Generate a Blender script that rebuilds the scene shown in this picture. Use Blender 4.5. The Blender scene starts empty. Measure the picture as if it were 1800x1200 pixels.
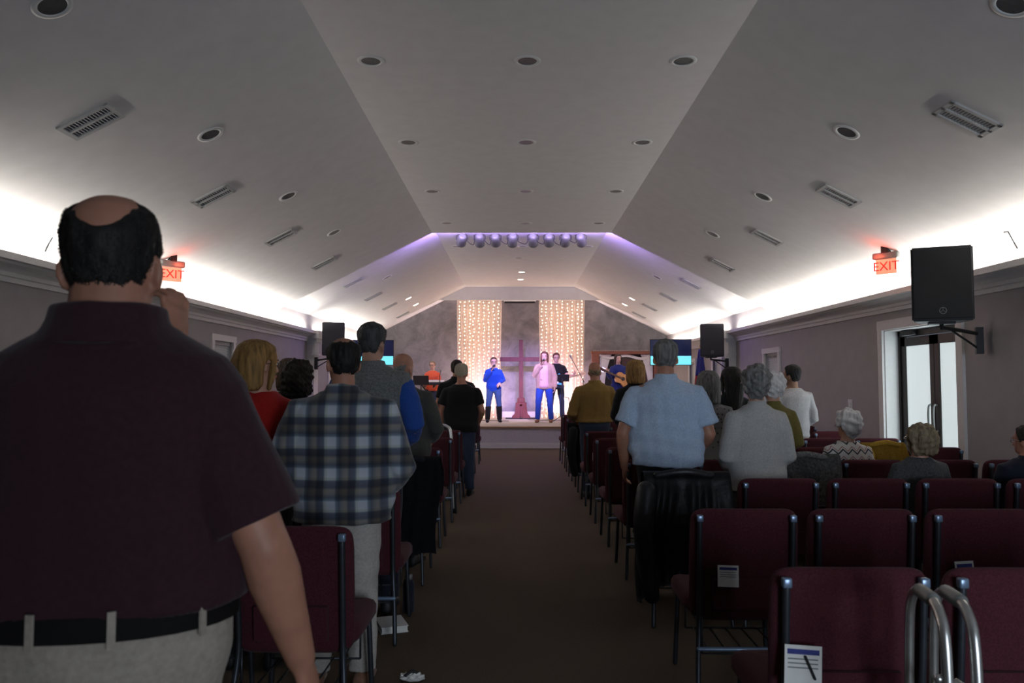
import bpy, bmesh, math, random
import numpy as np
from mathutils import Vector, Matrix, Euler
R = math.radians
random.seed(7)
S = bpy.context.scene
C = S.collection
# ------------------------------------------------------------------ camera
F = 1379.0; EYE = 1.46
cam_d = bpy.data.cameras.new('camera'); cam = bpy.data.objects.new('camera', cam_d); C.objects.link(cam)
cam_d.sensor_width = 36; cam_d.lens = F/1800*36; cam_d.clip_start = .05
cam.location = (0, 0, EYE)
cam.rotation_euler = (R(90)+math.atan(72/F), 0, math.atan(8/F))
cam_d.dof.use_dof = True; cam_d.dof.focus_distance = 8.0; cam_d.dof.aperture_fstop = 5.4
S.camera = cam
CM = cam.rotation_euler.to_matrix()
def ray(px, py): return CM @ Vector(((px-900)/F, (600-py)/F, -1))
def P(px, py, Y):                       # pixel -> point on the plane y = Y
    d = ray(px, py); t = Y/d.y
    return Vector((d.x*t, Y, EYE+d.z*t))
# ------------------------------------------------------------------ world, exposure
w = bpy.data.worlds.new('world'); S.world = w; w.use_nodes = True
w.node_tree.nodes['Background'].inputs[0].default_value = (.6, .7, .85, 1)
w.node_tree.nodes['Background'].inputs[1].default_value = .3
S.view_settings.view_transform = 'Standard'; S.view_settings.look = 'None'
S.view_settings.exposure = 0.0; S.view_settings.gamma = 1.0; S.view_settings.use_curve_mapping = False
# room dimensions
XL, XR = -4.08, 4.26; FXL, FXR = -1.43, 1.60; ZF = 3.99; ZW = 2.66
YR, YB, YS, YE = -3.2, 22.3, 17.5, 13.17   # rear wall, stage back wall, stage front, ceiling step
STEP = .13; SH = .48                        # ceiling step height, stage height
def area(name, loc, rot, sx, sy, power, col, spread=180):
    l = bpy.data.lights.new(name, 'AREA'); l.shape = 'RECTANGLE'; l.size = sx; l.size_y = sy
    l.energy = power; l.color = col; l.spread = R(spread)
    o = bpy.data.objects.new(name, l); o.location = loc; o.rotation_euler = rot; C.objects.link(o); return o
def spot(name, loc, target, power, col, size=40, blend=.6, rad=.06):
    l = bpy.data.lights.new(name, 'SPOT'); l.energy = power; l.color = col; l.spot_size = R(size); l.spot_blend = blend
    l.shadow_soft_size = rad
    o = bpy.data.objects.new(name, l); o.location = loc
    o.rotation_euler = (Vector(target)-Vector(loc)).to_track_quat('-Z', 'Y').to_euler(); C.objects.link(o); return o
def point(name, loc, power, col, rad=.05):
    l = bpy.data.lights.new(name, 'POINT'); l.energy = power; l.color = col; l.shadow_soft_size = rad
    o = bpy.data.objects.new(name, l); o.location = loc; C.objects.link(o); return o
# cove lamps lie in the trough behind the crown moulding on both side walls, shining up
COVE = 9.0; COVE_COL = (1, .955, .90)
for sgn, X in ((-1, XL), (1, XR)):
    seg = 2.1
    y = 4.6
    while y+seg < YB:
        area('cove_lamp', (X-sgn*.09, y+seg/2, 2.452), (R(180), 0, 0), .05, seg*.97, COVE*seg, COVE_COL)
        y += seg
# violet lamp strip on the ceiling step
area('step_lamp', ((FXL+FXR)/2, YE+.07, ZF+.035), (R(116), 0, 0), FXR-FXL-.1, .04, 62, (.52, .36, 1), 75)
for sgn, fx in ((-1, FXL), (1, FXR)):      # the strip's ends throw violet light down both slopes
    o_ = area('step_lamp', (fx-sgn*.55, YE+.12, ZF-.01), (0, 0, 0), .3, .06, 11, (.46, .30, 1), 90)
    o_.rotation_euler = Vector((sgn*.80, .58, -.04)).to_track_quat('-Z', 'Y').to_euler()
# daylight through the glazed entrance behind the camera and the side door
area('entrance_daylight', (2.2, YR+.12, 1.25), (R(90), 0, 0), 1.6, 2.0, 58, (.72, .84, 1), 110)
area('side_door_daylight', (XR+.14, 8.35, 1.15), (0, R(90), 0), 1.7, 1.4, 10, (.80, .93, 1))

# ------------------------------------------------------------------ materials
def nt(m): return m.node_tree.nodes, m.node_tree.links
def mat(name, col, rough=.7, metal=0, var=.12, scale=30, bump=.0, emit=None, estr=0, spec=.4, sheen=0, alpha=1, trans=0, stretch=(1,1,1)):
    m = bpy.data.materials.new(name); m.use_nodes = True; n, l = nt(m)
    b = n['Principled BSDF']
    b.inputs['Roughness'].default_value = rough; b.inputs['Metallic'].default_value = metal
    b.inputs['Specular IOR Level'].default_value = spec
    if sheen: b.inputs['Sheen Weight'].default_value = sheen
    if emit: b.inputs['Emission Color'].default_value = (*emit, 1); b.inputs['Emission Strength'].default_value = estr
    if trans: b.inputs['Transmission Weight'].default_value = trans
    b.inputs['Alpha'].default_value = alpha
    tc = n.new('ShaderNodeTexCoord'); mp = n.new('ShaderNodeMapping'); l.new(tc.outputs['Object'], mp.inputs[0])
    mp.inputs['Scale'].default_value = stretch
    nz = n.new('ShaderNodeTexNoise'); nz.inputs['Scale'].default_value = scale; nz.inputs['Detail'].default_value = 4
    l.new(mp.outputs[0], nz.inputs['Vector'])
    cr = n.new('ShaderNodeValToRGB'); cr.color_ramp.elements[0].position = .3; cr.color_ramp.elements[1].position = .7
    cr.color_ramp.elements[0].color = (*[c*(1-var) for c in col], 1)
    cr.color_ramp.elements[1].color = (*[min(1, c*(1+var)) for c in col], 1)
    l.new(nz.outputs['Fac'], cr.inputs[0]); l.new(cr.outputs[0], b.inputs['Base Color'])
    if bump:
        bp = n.new('ShaderNodeBump'); bp.inputs['Strength'].default_value = bump; bp.inputs['Distance'].default_value = .01
        l.new(nz.outputs['Fac'], bp.inputs['Height']); l.new(bp.outputs[0], b.inputs['Normal'])
    return m
def mth(n, l, op, a, b=None):
    x = n.new('ShaderNodeMath'); x.operation = op
    for i, v in enumerate((a, b)):
        if v is None: continue
        if isinstance(v, (int, float)): x.inputs[i].default_value = v
        else: l.new(v, x.inputs[i])
    return x.outputs[0]
def plaid_mat():
    m = mat('plaid', (.5, .5, .5), .85, sheen=.2); n, l = nt(m); b = n['Principled BSDF']
    tc = n.new('ShaderNodeTexCoord'); sp = n.new('ShaderNodeSeparateXYZ'); l.new(tc.outputs['Object'], sp.inputs[0])
    def stripes(o, off):
        f = mth(n, l, 'FRACT', mth(n, l, 'ADD', mth(n, l, 'MULTIPLY', o, 1/.148), off))
        r = n.new('ShaderNodeValToRGB'); e = r.color_ramp.elements
        e[0].position = 0; e[0].color = (.72, .73, .75, 1); e[1].position = .26; e[1].color = (.64, .67, .72, 1)
        for p, c in ((.31, (.20, .28, .42, 1)), (.40, (.10, .12, .20, 1)), (.52, (.26, .25, .27, 1)), (.62, (.30, .28, .28, 1)), (.70, (.08, .09, .16, 1)), (.88, (.12, .15, .25, 1)), (.94, (.62, .68, .76, 1))):
            q = e.new(p); q.color = (c[0]*.9+.05, c[1]*.85+.05, c[2]*.7+.05, 1)
        l.new(f, r.inputs[0]); return r.outputs[0]
    mx = n.new('ShaderNodeMix'); mx.data_type = 'RGBA'; mx.inputs[0].default_value = 1; mx.blend_type = 'MULTIPLY'
    l.new(stripes(sp.outputs['X'], 10.35), mx.inputs[6]); l.new(stripes(sp.outputs['Z'], .15), mx.inputs[7])
    l.new(mx.outputs[2], b.inputs['Base Color']); return m
def zigzag_mat():
    m = mat('zigzag_knit', (.6, .58, .55), .9); n, l = nt(m); b = n['Principled BSDF']
    tc = n.new('ShaderNodeTexCoord'); sp = n.new('ShaderNodeSeparateXYZ'); l.new(tc.outputs['Object'], sp.inputs[0])
    tri = mth(n, l, 'PINGPONG', sp.outputs['X'], .035)
    v = mth(n, l, 'FRACT', mth(n, l, 'MULTIPLY', mth(n, l, 'ADD', sp.outputs['Z'], tri), 1/.075))
    r = n.new('ShaderNodeValToRGB'); r.color_ramp.interpolation = 'CONSTANT'; e = r.color_ramp.elements
    e[0].color = (.62, .60, .56, 1); e[1].position = .45; e[1].color = (.05, .05, .06, 1)
    q = e.new(.65); q.color = (.62, .60, .56, 1); q = e.new(.8); q.color = (.35, .15, .13, 1); q = e.new(.9); q.color = (.62, .6, .56, 1)
    l.new(v, r.inputs[0]); l.new(r.outputs[0], b.inputs['Base Color']); return m
def dot_mat():
    m = mat('dotted_fabric', (.1, .1, .1), .9); n, l = nt(m); b = n['Principled BSDF']
    tc = n.new('ShaderNodeTexCoord'); v = n.new('ShaderNodeTexVoronoi'); v.inputs['Scale'].default_value = 26; l.new(tc.outputs['Object'], v.inputs['Vector'])
    v.inputs['Randomness'].default_value = .55
    r = n.new('ShaderNodeValToRGB'); e = r.color_ramp.elements; e[0].position = .22; e[0].color = (.02, .02, .025, 1); e[1].position = .3; e[1].color = (.17, .16, .16, 1)
    l.new(v.outputs['Distance'], r.inputs[0]); l.new(r.outputs[0], b.inputs['Base Color']); return m
def wallfaux_mat():
    m = mat('faux_plaster', (.33, .30, .30), .8); n, l = nt(m); b = n['Principled BSDF']
    tc = n.new('ShaderNodeTexCoord')
    a = n.new('ShaderNodeTexNoise'); a.inputs['Scale'].default_value = 2.2; a.inputs['Detail'].default_value = 9; a.inputs['Roughness'].default_value = .68
    a.inputs['Distortion'].default_value = .5; l.new(tc.outputs['Object'], a.inputs['Vector'])
    r = n.new('ShaderNodeValToRGB'); e = r.color_ramp.elements
    e[0].position = .32; e[0].color = (.155, .15, .158, 1); e[1].position = .68; e[1].color = (.32, .305, .315, 1)
    l.new(a.outputs['Fac'], r.inputs[0]); l.new(r.outputs[0], b.inputs['Base Color']); return m
def carpet_mat():
    m = mat('carpet', (.115, .087, .062), .95, var=.35, scale=220, bump=.4, spec=.1); return m
def sheer_mat():
    m = bpy.data.materials.new('sheer_fabric'); m.use_nodes = True; n, l = nt(m)
    n.remove(n['Principled BSDF']); out = n['Material Output']
    d = n.new('ShaderNodeBsdfDiffuse'); d.inputs[0].default_value = (.80, .72, .68, 1)
    t = n.new('ShaderNodeBsdfTranslucent'); t.inputs[0].default_value = (.85, .72, .62, 1)
    p = n.new('ShaderNodeBsdfTransparent')
    a = n.new('ShaderNodeMixShader'); a.inputs[0].default_value = .55; l.new(d.outputs[0], a.inputs[1]); l.new(t.outputs[0], a.inputs[2])
    c = n.new('ShaderNodeMixShader'); c.inputs[0].default_value = .18; l.new(a.outputs[0], c.inputs[1]); l.new(p.outputs[0], c.inputs[2])
    l.new(c.outputs[0], out.inputs[0]); return m
def hair_mat(name, col, var=.5, rough=.68):
    return mat(name, col, rough, var=var, scale=60, bump=.5, stretch=(1, 1, .12), spec=.35)
M = {}
M['ceiling'] = mat('ceiling_paint', (.74, .725, .71), .9, var=.03, scale=6, bump=.02)
M['wall'] = mat('wall_paint', (.40, .375, .37), .85, var=.04, scale=5)
M['trim'] = mat('trim_paint', (.72, .71, .69), .55, var=.03)
M['faux'] = wallfaux_mat(); M['carpet'] = carpet_mat()
M['deck'] = mat('stage_carpet', (.46, .41, .36), .9, var=.15, scale=90, bump=.2)
M['riser'] = mat('riser_paint', (.55, .52, .56), .8, var=.05)
M['nosing'] = mat('oak_nosing', (.36, .22, .12), .5, var=.2, stretch=(.1, 1, 1))
M['maroon'] = mat('maroon_upholstery', (.068, .015, .021), .92, var=.25, scale=160, bump=.15, sheen=.05, spec=.2)
M['steel'] = mat('dark_steel', (.055, .06, .07), .38, metal=.6, var=.1)
M['cap'] = mat('blue_glint_metal', (.22, .30, .42), .3, metal=.5, var=.05)  # blue reflections on post caps and stretchers are put into the base colour
M['black'] = mat('black_plastic', (.012, .012, .013), .55, var=.2)
M['grille'] = mat('speaker_grille', (.014, .014, .015), .7, var=.4, scale=400, bump=.3)
M['grey'] = mat('grey_metal', (.22, .23, .22), .45, metal=.3, var=.1)
M['cangrey'] = mat('lamp_can_metal', (.17, .18, .155), .5, metal=.3, var=.12)
M['alu'] = mat('brushed_aluminium', (.62, .61, .58), .32, metal=.9, var=.08)
M['chrome'] = mat('chrome', (.75, .75, .76), .15, metal=1, var=.02)
M['bronze'] = mat('dark_bronze_frame', (.030, .023, .021), .45, metal=.3, var=.1)
M['white'] = mat('white_plastic', (.75, .75, .73), .5, var=.02)
M['paper'] = mat('card_paper', (.75, .73, .68), .8, var=.04)
M['ink'] = mat('blue_ink', (.04, .05, .22), .8, var=.05)
M['inkgrey'] = mat('grey_ink', (.16, .16, .18), .8, var=.05)
M['frost'] = mat('frosted_pane', (.8, .85, .85), .6, var=.05, scale=2, emit=(.80, .92, .94), estr=.62)
M['daypane'] = mat('daylit_pane', (.8, .85, .9), .4, emit=(.7, .85, 1), estr=.5)
M['blind'] = mat('blind_slat', (.62, .60, .57), .6, var=.03)
M['vent'] = mat('vent_metal', (.52, .52, .51), .5, var=.03)
M['dark'] = mat('dark_void', (.02, .02, .02), .9)
M['bulb_on'] = mat('lit_lens', (1, .95, .85), .4, emit=(1, .88, .72), estr=9)
M['lens_off'] = mat('unlit_reflector', (.20, .20, .20), .35, metal=.5)
M['fairy'] = mat('fairy_bulb', (1, .8, .5), .4, emit=(1, .72, .44), estr=20)
M['wire'] = mat('clear_wire', (.5, .45, .38), .5)
M['sheer'] = sheer_mat()
M['wood'] = mat('red_brown_wood', (.16, .032, .022), .5, var=.3, scale=14, stretch=(4, 4, .3))
M['wood2'] = mat('stained_frame_wood', (.24, .085, .05), .5, var=.3, scale=14, stretch=(.4, 4, 4))
M['whitecloth'] = mat('white_cloth', (.78, .75, .72), .85, var=.05, scale=8)
M['exitred'] = mat('exit_panel', (.8, .3, .2), .4, emit=(1, .30, .18), estr=.9)
M['exitletter'] = mat('exit_letter', (.55, .04, .03), .4, emit=(.8, .05, .03), estr=.35)
M['scr_dark'] = mat('screen_navy', (.004, .006, .03), .25, emit=(.004, .008, .04), estr=.6)
M['scr_cyan'] = mat('screen_cyan', (.1, .5, .6), .25, emit=(.20, .78, .84), estr=1.0)
M['flagred'] = mat('flag_red', (.42, .03, .04), .8); M['flagblue'] = mat('flag_blue', (.03, .035, .16), .8)
M['leather'] = mat('black_leather', (.013, .013, .015), .42, var=.3, scale=25, bump=.3)
M['wool_black'] = mat('black_wool', (.012, .012, .016), .95, var=.3, scale=80)
M['coat_grey'] = mat('grey_tweed', (.13, .125, .12), .95, var=.5, scale=60)
M['coat_yellow'] = mat('mustard_wool', (.42, .25, .03), .95, var=.2, scale=60)
M['keys'] = mat('white_keys', (.85, .83, .85), .3)
M['spruce'] = mat('guitar_spruce', (.52, .26, .09), .35, var=.15, stretch=(1, 8, 1))
M['rosewood'] = mat('guitar_rosewood', (.07, .03, .02), .4)
M['teal'] = mat('bass_teal', (.10, .42, .50), .25)
M['maple'] = mat('maple_neck', (.55, .38, .2), .4)
# skin
M['skin'] = mat('skin_light', (.50, .27, .185), .5, var=.10, scale=18, spec=.35)
M['skin2'] = mat('skin_ruddy', (.42, .195, .125), .5, var=.12, scale=18, spec=.35)
M['skin3'] = mat('skin_pale', (.60, .37, .29), .5, var=.08, scale=18, spec=.35)
M['skin4'] = mat('skin_tan', (.30, .165, .105), .5, var=.1, scale=18, spec=.35)
M['eye'] = mat('eye_white', (.8, .8, .8), .2); M['iris'] = mat('iris', (.04, .03, .025), .2)
M['lip'] = mat('lip', (.40, .12, .11), .5); M['brow'] = mat('brow', (.06, .04, .03), .8)
M['h_black'] = hair_mat('black_hair', (.013, .011, .010)); M['h_dark'] = hair_mat('dark_brown_hair', (.022, .015, .011))
M['h_brown'] = hair_mat('brown_hair', (.06, .03, .016)); M['h_blonde'] = hair_mat('dark_blonde_hair', (.25, .135, .04))
M['h_grey'] = hair_mat('grey_hair', (.17, .165, .155)); M['h_dgrey'] = hair_mat('dark_grey_hair', (.055, .055, .055))
M['h_white'] = hair_mat('white_hair', (.64, .62, .60), .25); M['h_sandy'] = hair_mat('sandy_grey_hair', (.20, .15, .09))
M['h_auburn'] = hair_mat('auburn_hair', (.10, .032, .02))
def cloth(name, col, **k):
    k.setdefault('var', .12); k.setdefault('scale', 90); k.setdefault('bump', .12)
    return mat(name, col, .9, spec=.2, sheen=.1, **k)
M['c_maroon'] = cloth('maroon_polo_knit', (.036, .013, .019)); M['c_khaki'] = cloth('khaki_twill', (.36, .31, .25))
M['c_red'] = cloth('red_knit', (.34, .012, .010)); M['plaid'] = plaid_mat(); M['c_stone'] = cloth('stone_chino', (.44, .41, .37))
M['c_vest'] = cloth('grey_fleece', (.155, .155, .15), var=.3); M['c_blue'] = cloth('royal_blue_cotton', (.02, .07, .30))
M['c_charcoal'] = cloth('charcoal_cotton', (.060, .058, .052)); M['c_black'] = cloth('black_cotton', (.010, .010, .011))
M['c_navydark'] = cloth('dark_navy', (.014, .016, .028)); M['c_jean'] = cloth('blue_denim', (.06, .12, .32), scale=200)
M['c_djean'] = cloth('dark_denim', (.035, .05, .09), scale=200); M['c_bjean'] = cloth('bright_denim', (.025, .07, .42))
M['c_mustard'] = cloth('mustard_cotton', (.25, .155, .045)); M['c_polo'] = cloth('pale_blue_pique', (.42, .52, .66))
M['c_jacket'] = cloth('light_grey_jacket', (.43, .42, .40)); M['c_sweat'] = cloth('heather_sweatshirt', (.44, .44, .44), var=.15)
M['dots'] = dot_mat(); M['zigzag'] = zigzag_mat(); M['c_olive'] = cloth('olive_cotton', (.14, .115, .03))
M['c_dkgrey'] = cloth('dark_grey_knit', (.065, .065, .065), var=.4); M['c_orange'] = cloth('coral_sweater', (.72, .12, .06))
M['c_royal'] = cloth('cobalt_blouse', (.012, .06, .42)); M['c_pink'] = cloth('pink_top', (.70, .42, .50)); M['c_cardi'] = cloth('beige_cardigan', (.42, .28, .22))
M['c_navy'] = cloth('navy_dress', (.012, .02, .12)); M['c_brown'] = cloth('brown_suede', (.22, .11, .07)); M['c_beanie'] = cloth('beige_beanie', (.36, .32, .25))
M['c_belt'] = mat('black_belt', (.008, .007, .007), .8, spec=.15)

# ------------------------------------------------------------------ mesh helpers
def link(name, me, m=None, parent=None):
    o = bpy.data.objects.new(name, me); C.objects.link(o)
    if m is not None:
        for q in (m if isinstance(m, (list, tuple)) else [m]): me.materials.append(q)
    if parent is not None: o.parent = parent
    return o
def obj(name, bm, m, parent=None, smooth=False):
    bmesh.ops.recalc_face_normals(bm, faces=bm.faces)
    me = bpy.data.meshes.new(name); bm.to_mesh(me); bm.free()
    if smooth: me.shade_smooth()
    return link(name, me, m, parent)
def tag(o, label, cat, group=None):
    o['label'] = label; o['category'] = cat
    if group: o['group'] = group
    return o
def struct(o, label=None, cat=None):
    o['kind'] = 'structure'
    if label: o['label'] = label
    if cat: o['category'] = cat
    return o
def empty(name, loc=(0, 0, 0), rz=0, label=None, cat=None, group=None):
    o = bpy.data.objects.new(name, None); C.objects.link(o); o.location = loc; o.rotation_euler = (0, 0, rz); o.empty_display_size = .1
    if label: tag(o, label, cat, group)
    return o
def box(bm, x0, x1, y0, y1, z0, z1, bev=0, seg=2, mi=0):
    r = bmesh.ops.create_cube(bm, size=1)
    for v in r['verts']:
        v.co = Vector(((x0+x1)/2+v.co.x*(x1-x0), (y0+y1)/2+v.co.y*(y1-y0), (z0+z1)/2+v.co.z*(z1-z0)))
    fs = set(f for v in r['verts'] for f in v.link_faces)
    for f in fs: f.material_index = mi
    if bev:
        es = list(set(e for v in r['verts'] for e in v.link_edges))
        bmesh.ops.bevel(bm, geom=es, offset=bev, segments=seg, affect='EDGES', profile=.5)
def nb(): return bmesh.new()
def bx(name, m, parent, *a, **k):
    bm = nb(); box(bm, *a, **k); return obj(name, bm, m, parent)
def loft(bm, rings, caps=True):
    vs = [[bm.verts.new(p) for p in r] for r in rings]
    n = len(vs[0])
    for a, b in zip(vs, vs[1:]):
        for i in range(n): bm.faces.new((a[i], a[(i+1) % n], b[(i+1) % n], b[i]))
    if caps:
        for r, fl in ((vs[0], True), (vs[-1], False)):
            c = bm.verts.new(sum((v.co for v in r), Vector())/n)
            for i in range(n):
                t = (r[i], r[(i+1) % n], c)
                bm.faces.new(t[::-1] if fl else t)
def frames(pts, up=None):
    pts = [Vector(p) for p in pts]; out = []
    u = None
    for i, p in enumerate(pts):
        t = (pts[min(i+1, len(pts)-1)]-pts[max(i-1, 0)]).normalized()
        if u is None:
            ref = Vector(up) if up is not None else (Vector((0, 0, 1)) if abs(t.z) < .9 else Vector((1, 0, 0)))
            u = ref-t*ref.dot(t)
        else: u = u-t*u.dot(t)
        u.normalize(); out.append((p, t, u, t.cross(u)))
    return out
def tube(bm, pts, rad, n=12, round_ends=True, up=None, flat=1.0):
    if not isinstance(rad, (list, tuple)): rad = [rad]*len(pts)
    fr = frames(pts, up); rings = []
    def rg(p, u, v, r): return [p+u*(math.cos(2*math.pi*i/n)*r)+v*(math.sin(2*math.pi*i/n)*r*flat) for i in range(n)]
    if round_ends:
        p, t, u, v = fr[0]; r = rad[0]
        for a in (75, 45, 20): rings.append(rg(p-t*(math.sin(R(a))*r), u, v, r*math.cos(R(a))))
    for (p, t, u, v), r in zip(fr, rad): rings.append(rg(p, u, v, r))
    if round_ends:
        p, t, u, v = fr[-1]; r = rad[-1]
        for a in (20, 45, 75): rings.append(rg(p+t*(math.sin(R(a))*r), u, v, r*math.cos(R(a))))
    loft(bm, rings)
def smooth_path(pts, k=6):
    pts = [Vector(p) for p in pts]; out = []
    for i in range(len(pts)-1):
        p0, p1, p2, p3 = pts[max(i-1, 0)], pts[i], pts[i+1], pts[min(i+2, len(pts)-1)]
        for j in range(k):
            t = j/k
            out.append(.5*((2*p1)+(p2-p0)*t+(2*p0-5*p1+4*p2-p3)*t*t+(3*p1-p0-3*p2+p3)*t**3))
    return out+[pts[-1]]
def ell(bm, c, r, rot=None, sub=2):
    q = bmesh.ops.create_icosphere(bm, subdivisions=sub, radius=1)
    for v in q['verts']:
        p = Vector((v.co.x*r[0], v.co.y*r[1], v.co.z*r[2]))
        if rot is not None: p = rot @ p
        v.co = p+Vector(c)
def cyl(bm, a, b, r, n=16, r2=None): tube(bm, [a, b], [r, r if r2 is None else r2], n, round_ends=False)
def prism(bm, poly, ax, d0, d1, mi=0):      # poly 2D list; ax: function (u,v,d)->Vector
    a = [bm.verts.new(ax(u, v, d0)) for u, v in poly]; b = [bm.verts.new(ax(u, v, d1)) for u, v in poly]
    n = len(poly); fs = []
    for i in range(n): fs.append(bm.faces.new((a[i], a[(i+1) % n], b[(i+1) % n], b[i])))
    fs.append(bm.faces.new(a[::-1])); fs.append(bm.faces.new(b))
    for f in fs: f.material_index = mi

# ------------------------------------------------------------------ structure
struct(bx('floor', M['carpet'], None, XL-.3, XR+.3, YR-.2, YB+.2, -.12, 0))
def side_wall(name, X, sgn, holes):
    ys = sorted({YR-.2, YB+.2, *[h[0] for h in holes], *[h[1] for h in holes]}); zs = sorted({0, ZW+.25, *[h[2] for h in holes], *[h[3] for h in holes]})
    bm = nb()
    for y0, y1 in zip(ys, ys[1:]):
        for z0, z1 in zip(zs, zs[1:]):
            if any(h[0] <= y0 and y1 <= h[1] and h[2] <= z0 and z1 <= h[3] for h in holes): continue
            a, b = sorted((X, X+sgn*.24)); box(bm, a, b, y0, y1, z0, z1)
    bmesh.ops.remove_doubles(bm, verts=bm.verts, dist=1e-4)
    return struct(obj(name, bm, M['wall']))
win_r = [(12.75, 13.45, .75, 1.95), (16.3, 17.0, .75, 1.95), (18.7, 19.3, .9, 1.95)]
win_l = [(8.55, 9.25, .75, 2.03), (10.5, 11.2, .75, 2.03), (17.0, 17.8, .75, 1.95)]
DOOR = (7.58, 9.1, 0, 2.06)
side_wall('wall_right', XR, 1, win_r+[DOOR]); side_wall('wall_left', XL, -1, win_l)
struct(bx('wall_back', M['faux'], None, XL-.3, XR+.3, YB, YB+.2, 0, 4.4))
bm = nb()   # rear wall with the entrance opening
for a in ((XL-.3, 1.35, YR-.2, YR, 0, 4.3), (3.05, XR+.3, YR-.2, YR, 0, 4.3), (1.35, 3.05, YR-.2, YR, 2.3, 4.3)): box(bm, *a)
struct(obj('wall_rear', bm, M['wall']))
# ceiling: flat strip and two slopes, the stage part one step higher
def ceil_part(y0, y1, dz):
    bm = nb(); T = .12
    prof = [(XL-.25, ZW+dz-.125), (FXL, ZF+dz), (FXR, ZF+dz), (XR+.25, ZW+dz-.125), (XR+.25, ZW+dz+T-.125), (FXR+.02, ZF+dz+T), (FXL-.02, ZF+dz+T), (XL-.25, ZW+dz+T-.125)]
    prism(bm, prof, lambda u, v, d: Vector((u, d, v)), y0, y1); return bm
bm = ceil_part(YR-.2, YE, 0); b2 = ceil_part(YE-.1, YB+.2, STEP); me_t = bpy.data.meshes.new('t'); b2.to_mesh(me_t); b2.free(); bm.from_mesh(me_t)
struct(obj('ceiling', bm, M['ceiling']))
def slope_pt(px, py, side, dz=0):            # pixel -> point on a sloped ceiling
    if side < 0: a, b = Vector((XL, 0, ZW+dz)), Vector((FXL, 0, ZF+dz))
    else: a, b = Vector((XR, 0, ZW+dz)), Vector((FXR, 0, ZF+dz))
    t = (b-a).normalized(); nrm = t.cross(Vector((0, 1, 0))); nrm = nrm if nrm.z < 0 else -nrm
    d = ray(px, py); k = (a-Vector((0, 0, EYE))).dot(nrm)/d.dot(nrm)
    return Vector((0, 0, EYE))+d*k, nrm
def flat_pt(px, py, dz=0):
    d = ray(px, py); return Vector((0, 0, EYE))+d*((ZF+dz-EYE)/d.z), Vector((0, 0, -1))
# crown moulding with the light trough behind its lip
cp = [(0, 2.26), (.025, 2.26), (.03, 2.30), (.05, 2.305), (.06, 2.335), (.10, 2.365), (.15, 2.385), (.165, 2.40), (.20, 2.405), (.20, 2.46), (.185, 2.46), (.18, 2.43), (0, 2.43)]
for nm, X, s in (('trim_1', XL, 1), ('trim_2', XR, -1)):
    bm = nb(); prism(bm, cp, lambda u, v, d: Vector((X+s*u, d, v)), YR, YB); struct(obj(nm, bm, M['trim']))
for nm, X, s, gaps in (('baseboard_left', XL, 1, []), ('baseboard_right', XR, -1, [(7.46, 9.22)])):
    bm = nb(); ys = [YR]+[q for g in gaps for q in g]+[YS]
    for a, b in zip(ys[::2], ys[1::2]): box(bm, *sorted((X, X+s*.018)), a, b, 0, .14)
    struct(obj(nm, bm, M['trim']))
# pilasters
for nm, X, s in (('trim_3', XL, 1), ('trim_4', XR, -1)):
    bm = nb()
    def pb(d, z0, z1, hw): box(bm, *sorted((X, X+s*d)), 15.4-hw, 15.4+hw, z0, z1)
    pb(.14, 0, 1.98, .16); pb(.17, 0, .22, .19); pb(.17, 1.98, 2.03, .19); pb(.15, 2.03, 2.24, .17); pb(.2, 2.24, 2.31, .21); pb(.245, 2.31, 2.47, .25)
    struct(obj(nm, bm, M['trim']))
# stage
st = empty('stage_platform', (0, YS, 0)); struct(st, 'low carpeted stage platform with oak nosing and pale riser', 'stage')
bx('deck', M['deck'], st, XL, XR, 0, YB-YS, SH-.03, SH)
bx('nosing', M['nosing'], st, XL, XR, -.03, .04, SH-.035, SH+.004)
bx('riser', M['riser'], st, XL, XR, .015, .05, .1, SH-.035)
bx('skirting', M['trim'], st, XL, XR, 0, .05, 0, .12)
struct(bx('baseboard_back', M['trim'], None, XL, XR, YB-.025, YB, SH, SH+.16))
# valance above the curtains
bm = nb(); zb = EYE+2.29; fy = YB-.55
def slx(z): return (z-ZW-STEP)/(ZF-ZW)
pl = [(XL+(FXL-XL)*slx(zb), zb), (FXL, ZF+STEP), (FXR, ZF+STEP), (XR+(FXR-XR)*slx(zb), zb)]
prism(bm, pl, lambda u, v, d: Vector((u, d, v)), fy, fy+.06); struct(obj('trim_5', bm, M['ceiling']))
# projector screen housing
t = empty('projector_screen', (.09, fy+.15, zb), label='long white rolled-up projector screen housing between the two lit curtains', cat='screen')
bx('housing', M['white'], t, -.45, .45, -.06, .06, -.02, .06, bev=.015); bx('end_cap', M['grey'], t, .45, .47, -.065, .065, -.025, .065); bx('end_cap', M['grey'], t, -.47, -.45, -.065, .065, -.025, .065)
bx('pull_bar', M['black'], t, -.43, .43, -.015, .015, -.075, -.045); bx('screen_edge', M['dark'], t, -.42, .42, -.004, .004, -.05, -.015)
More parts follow.
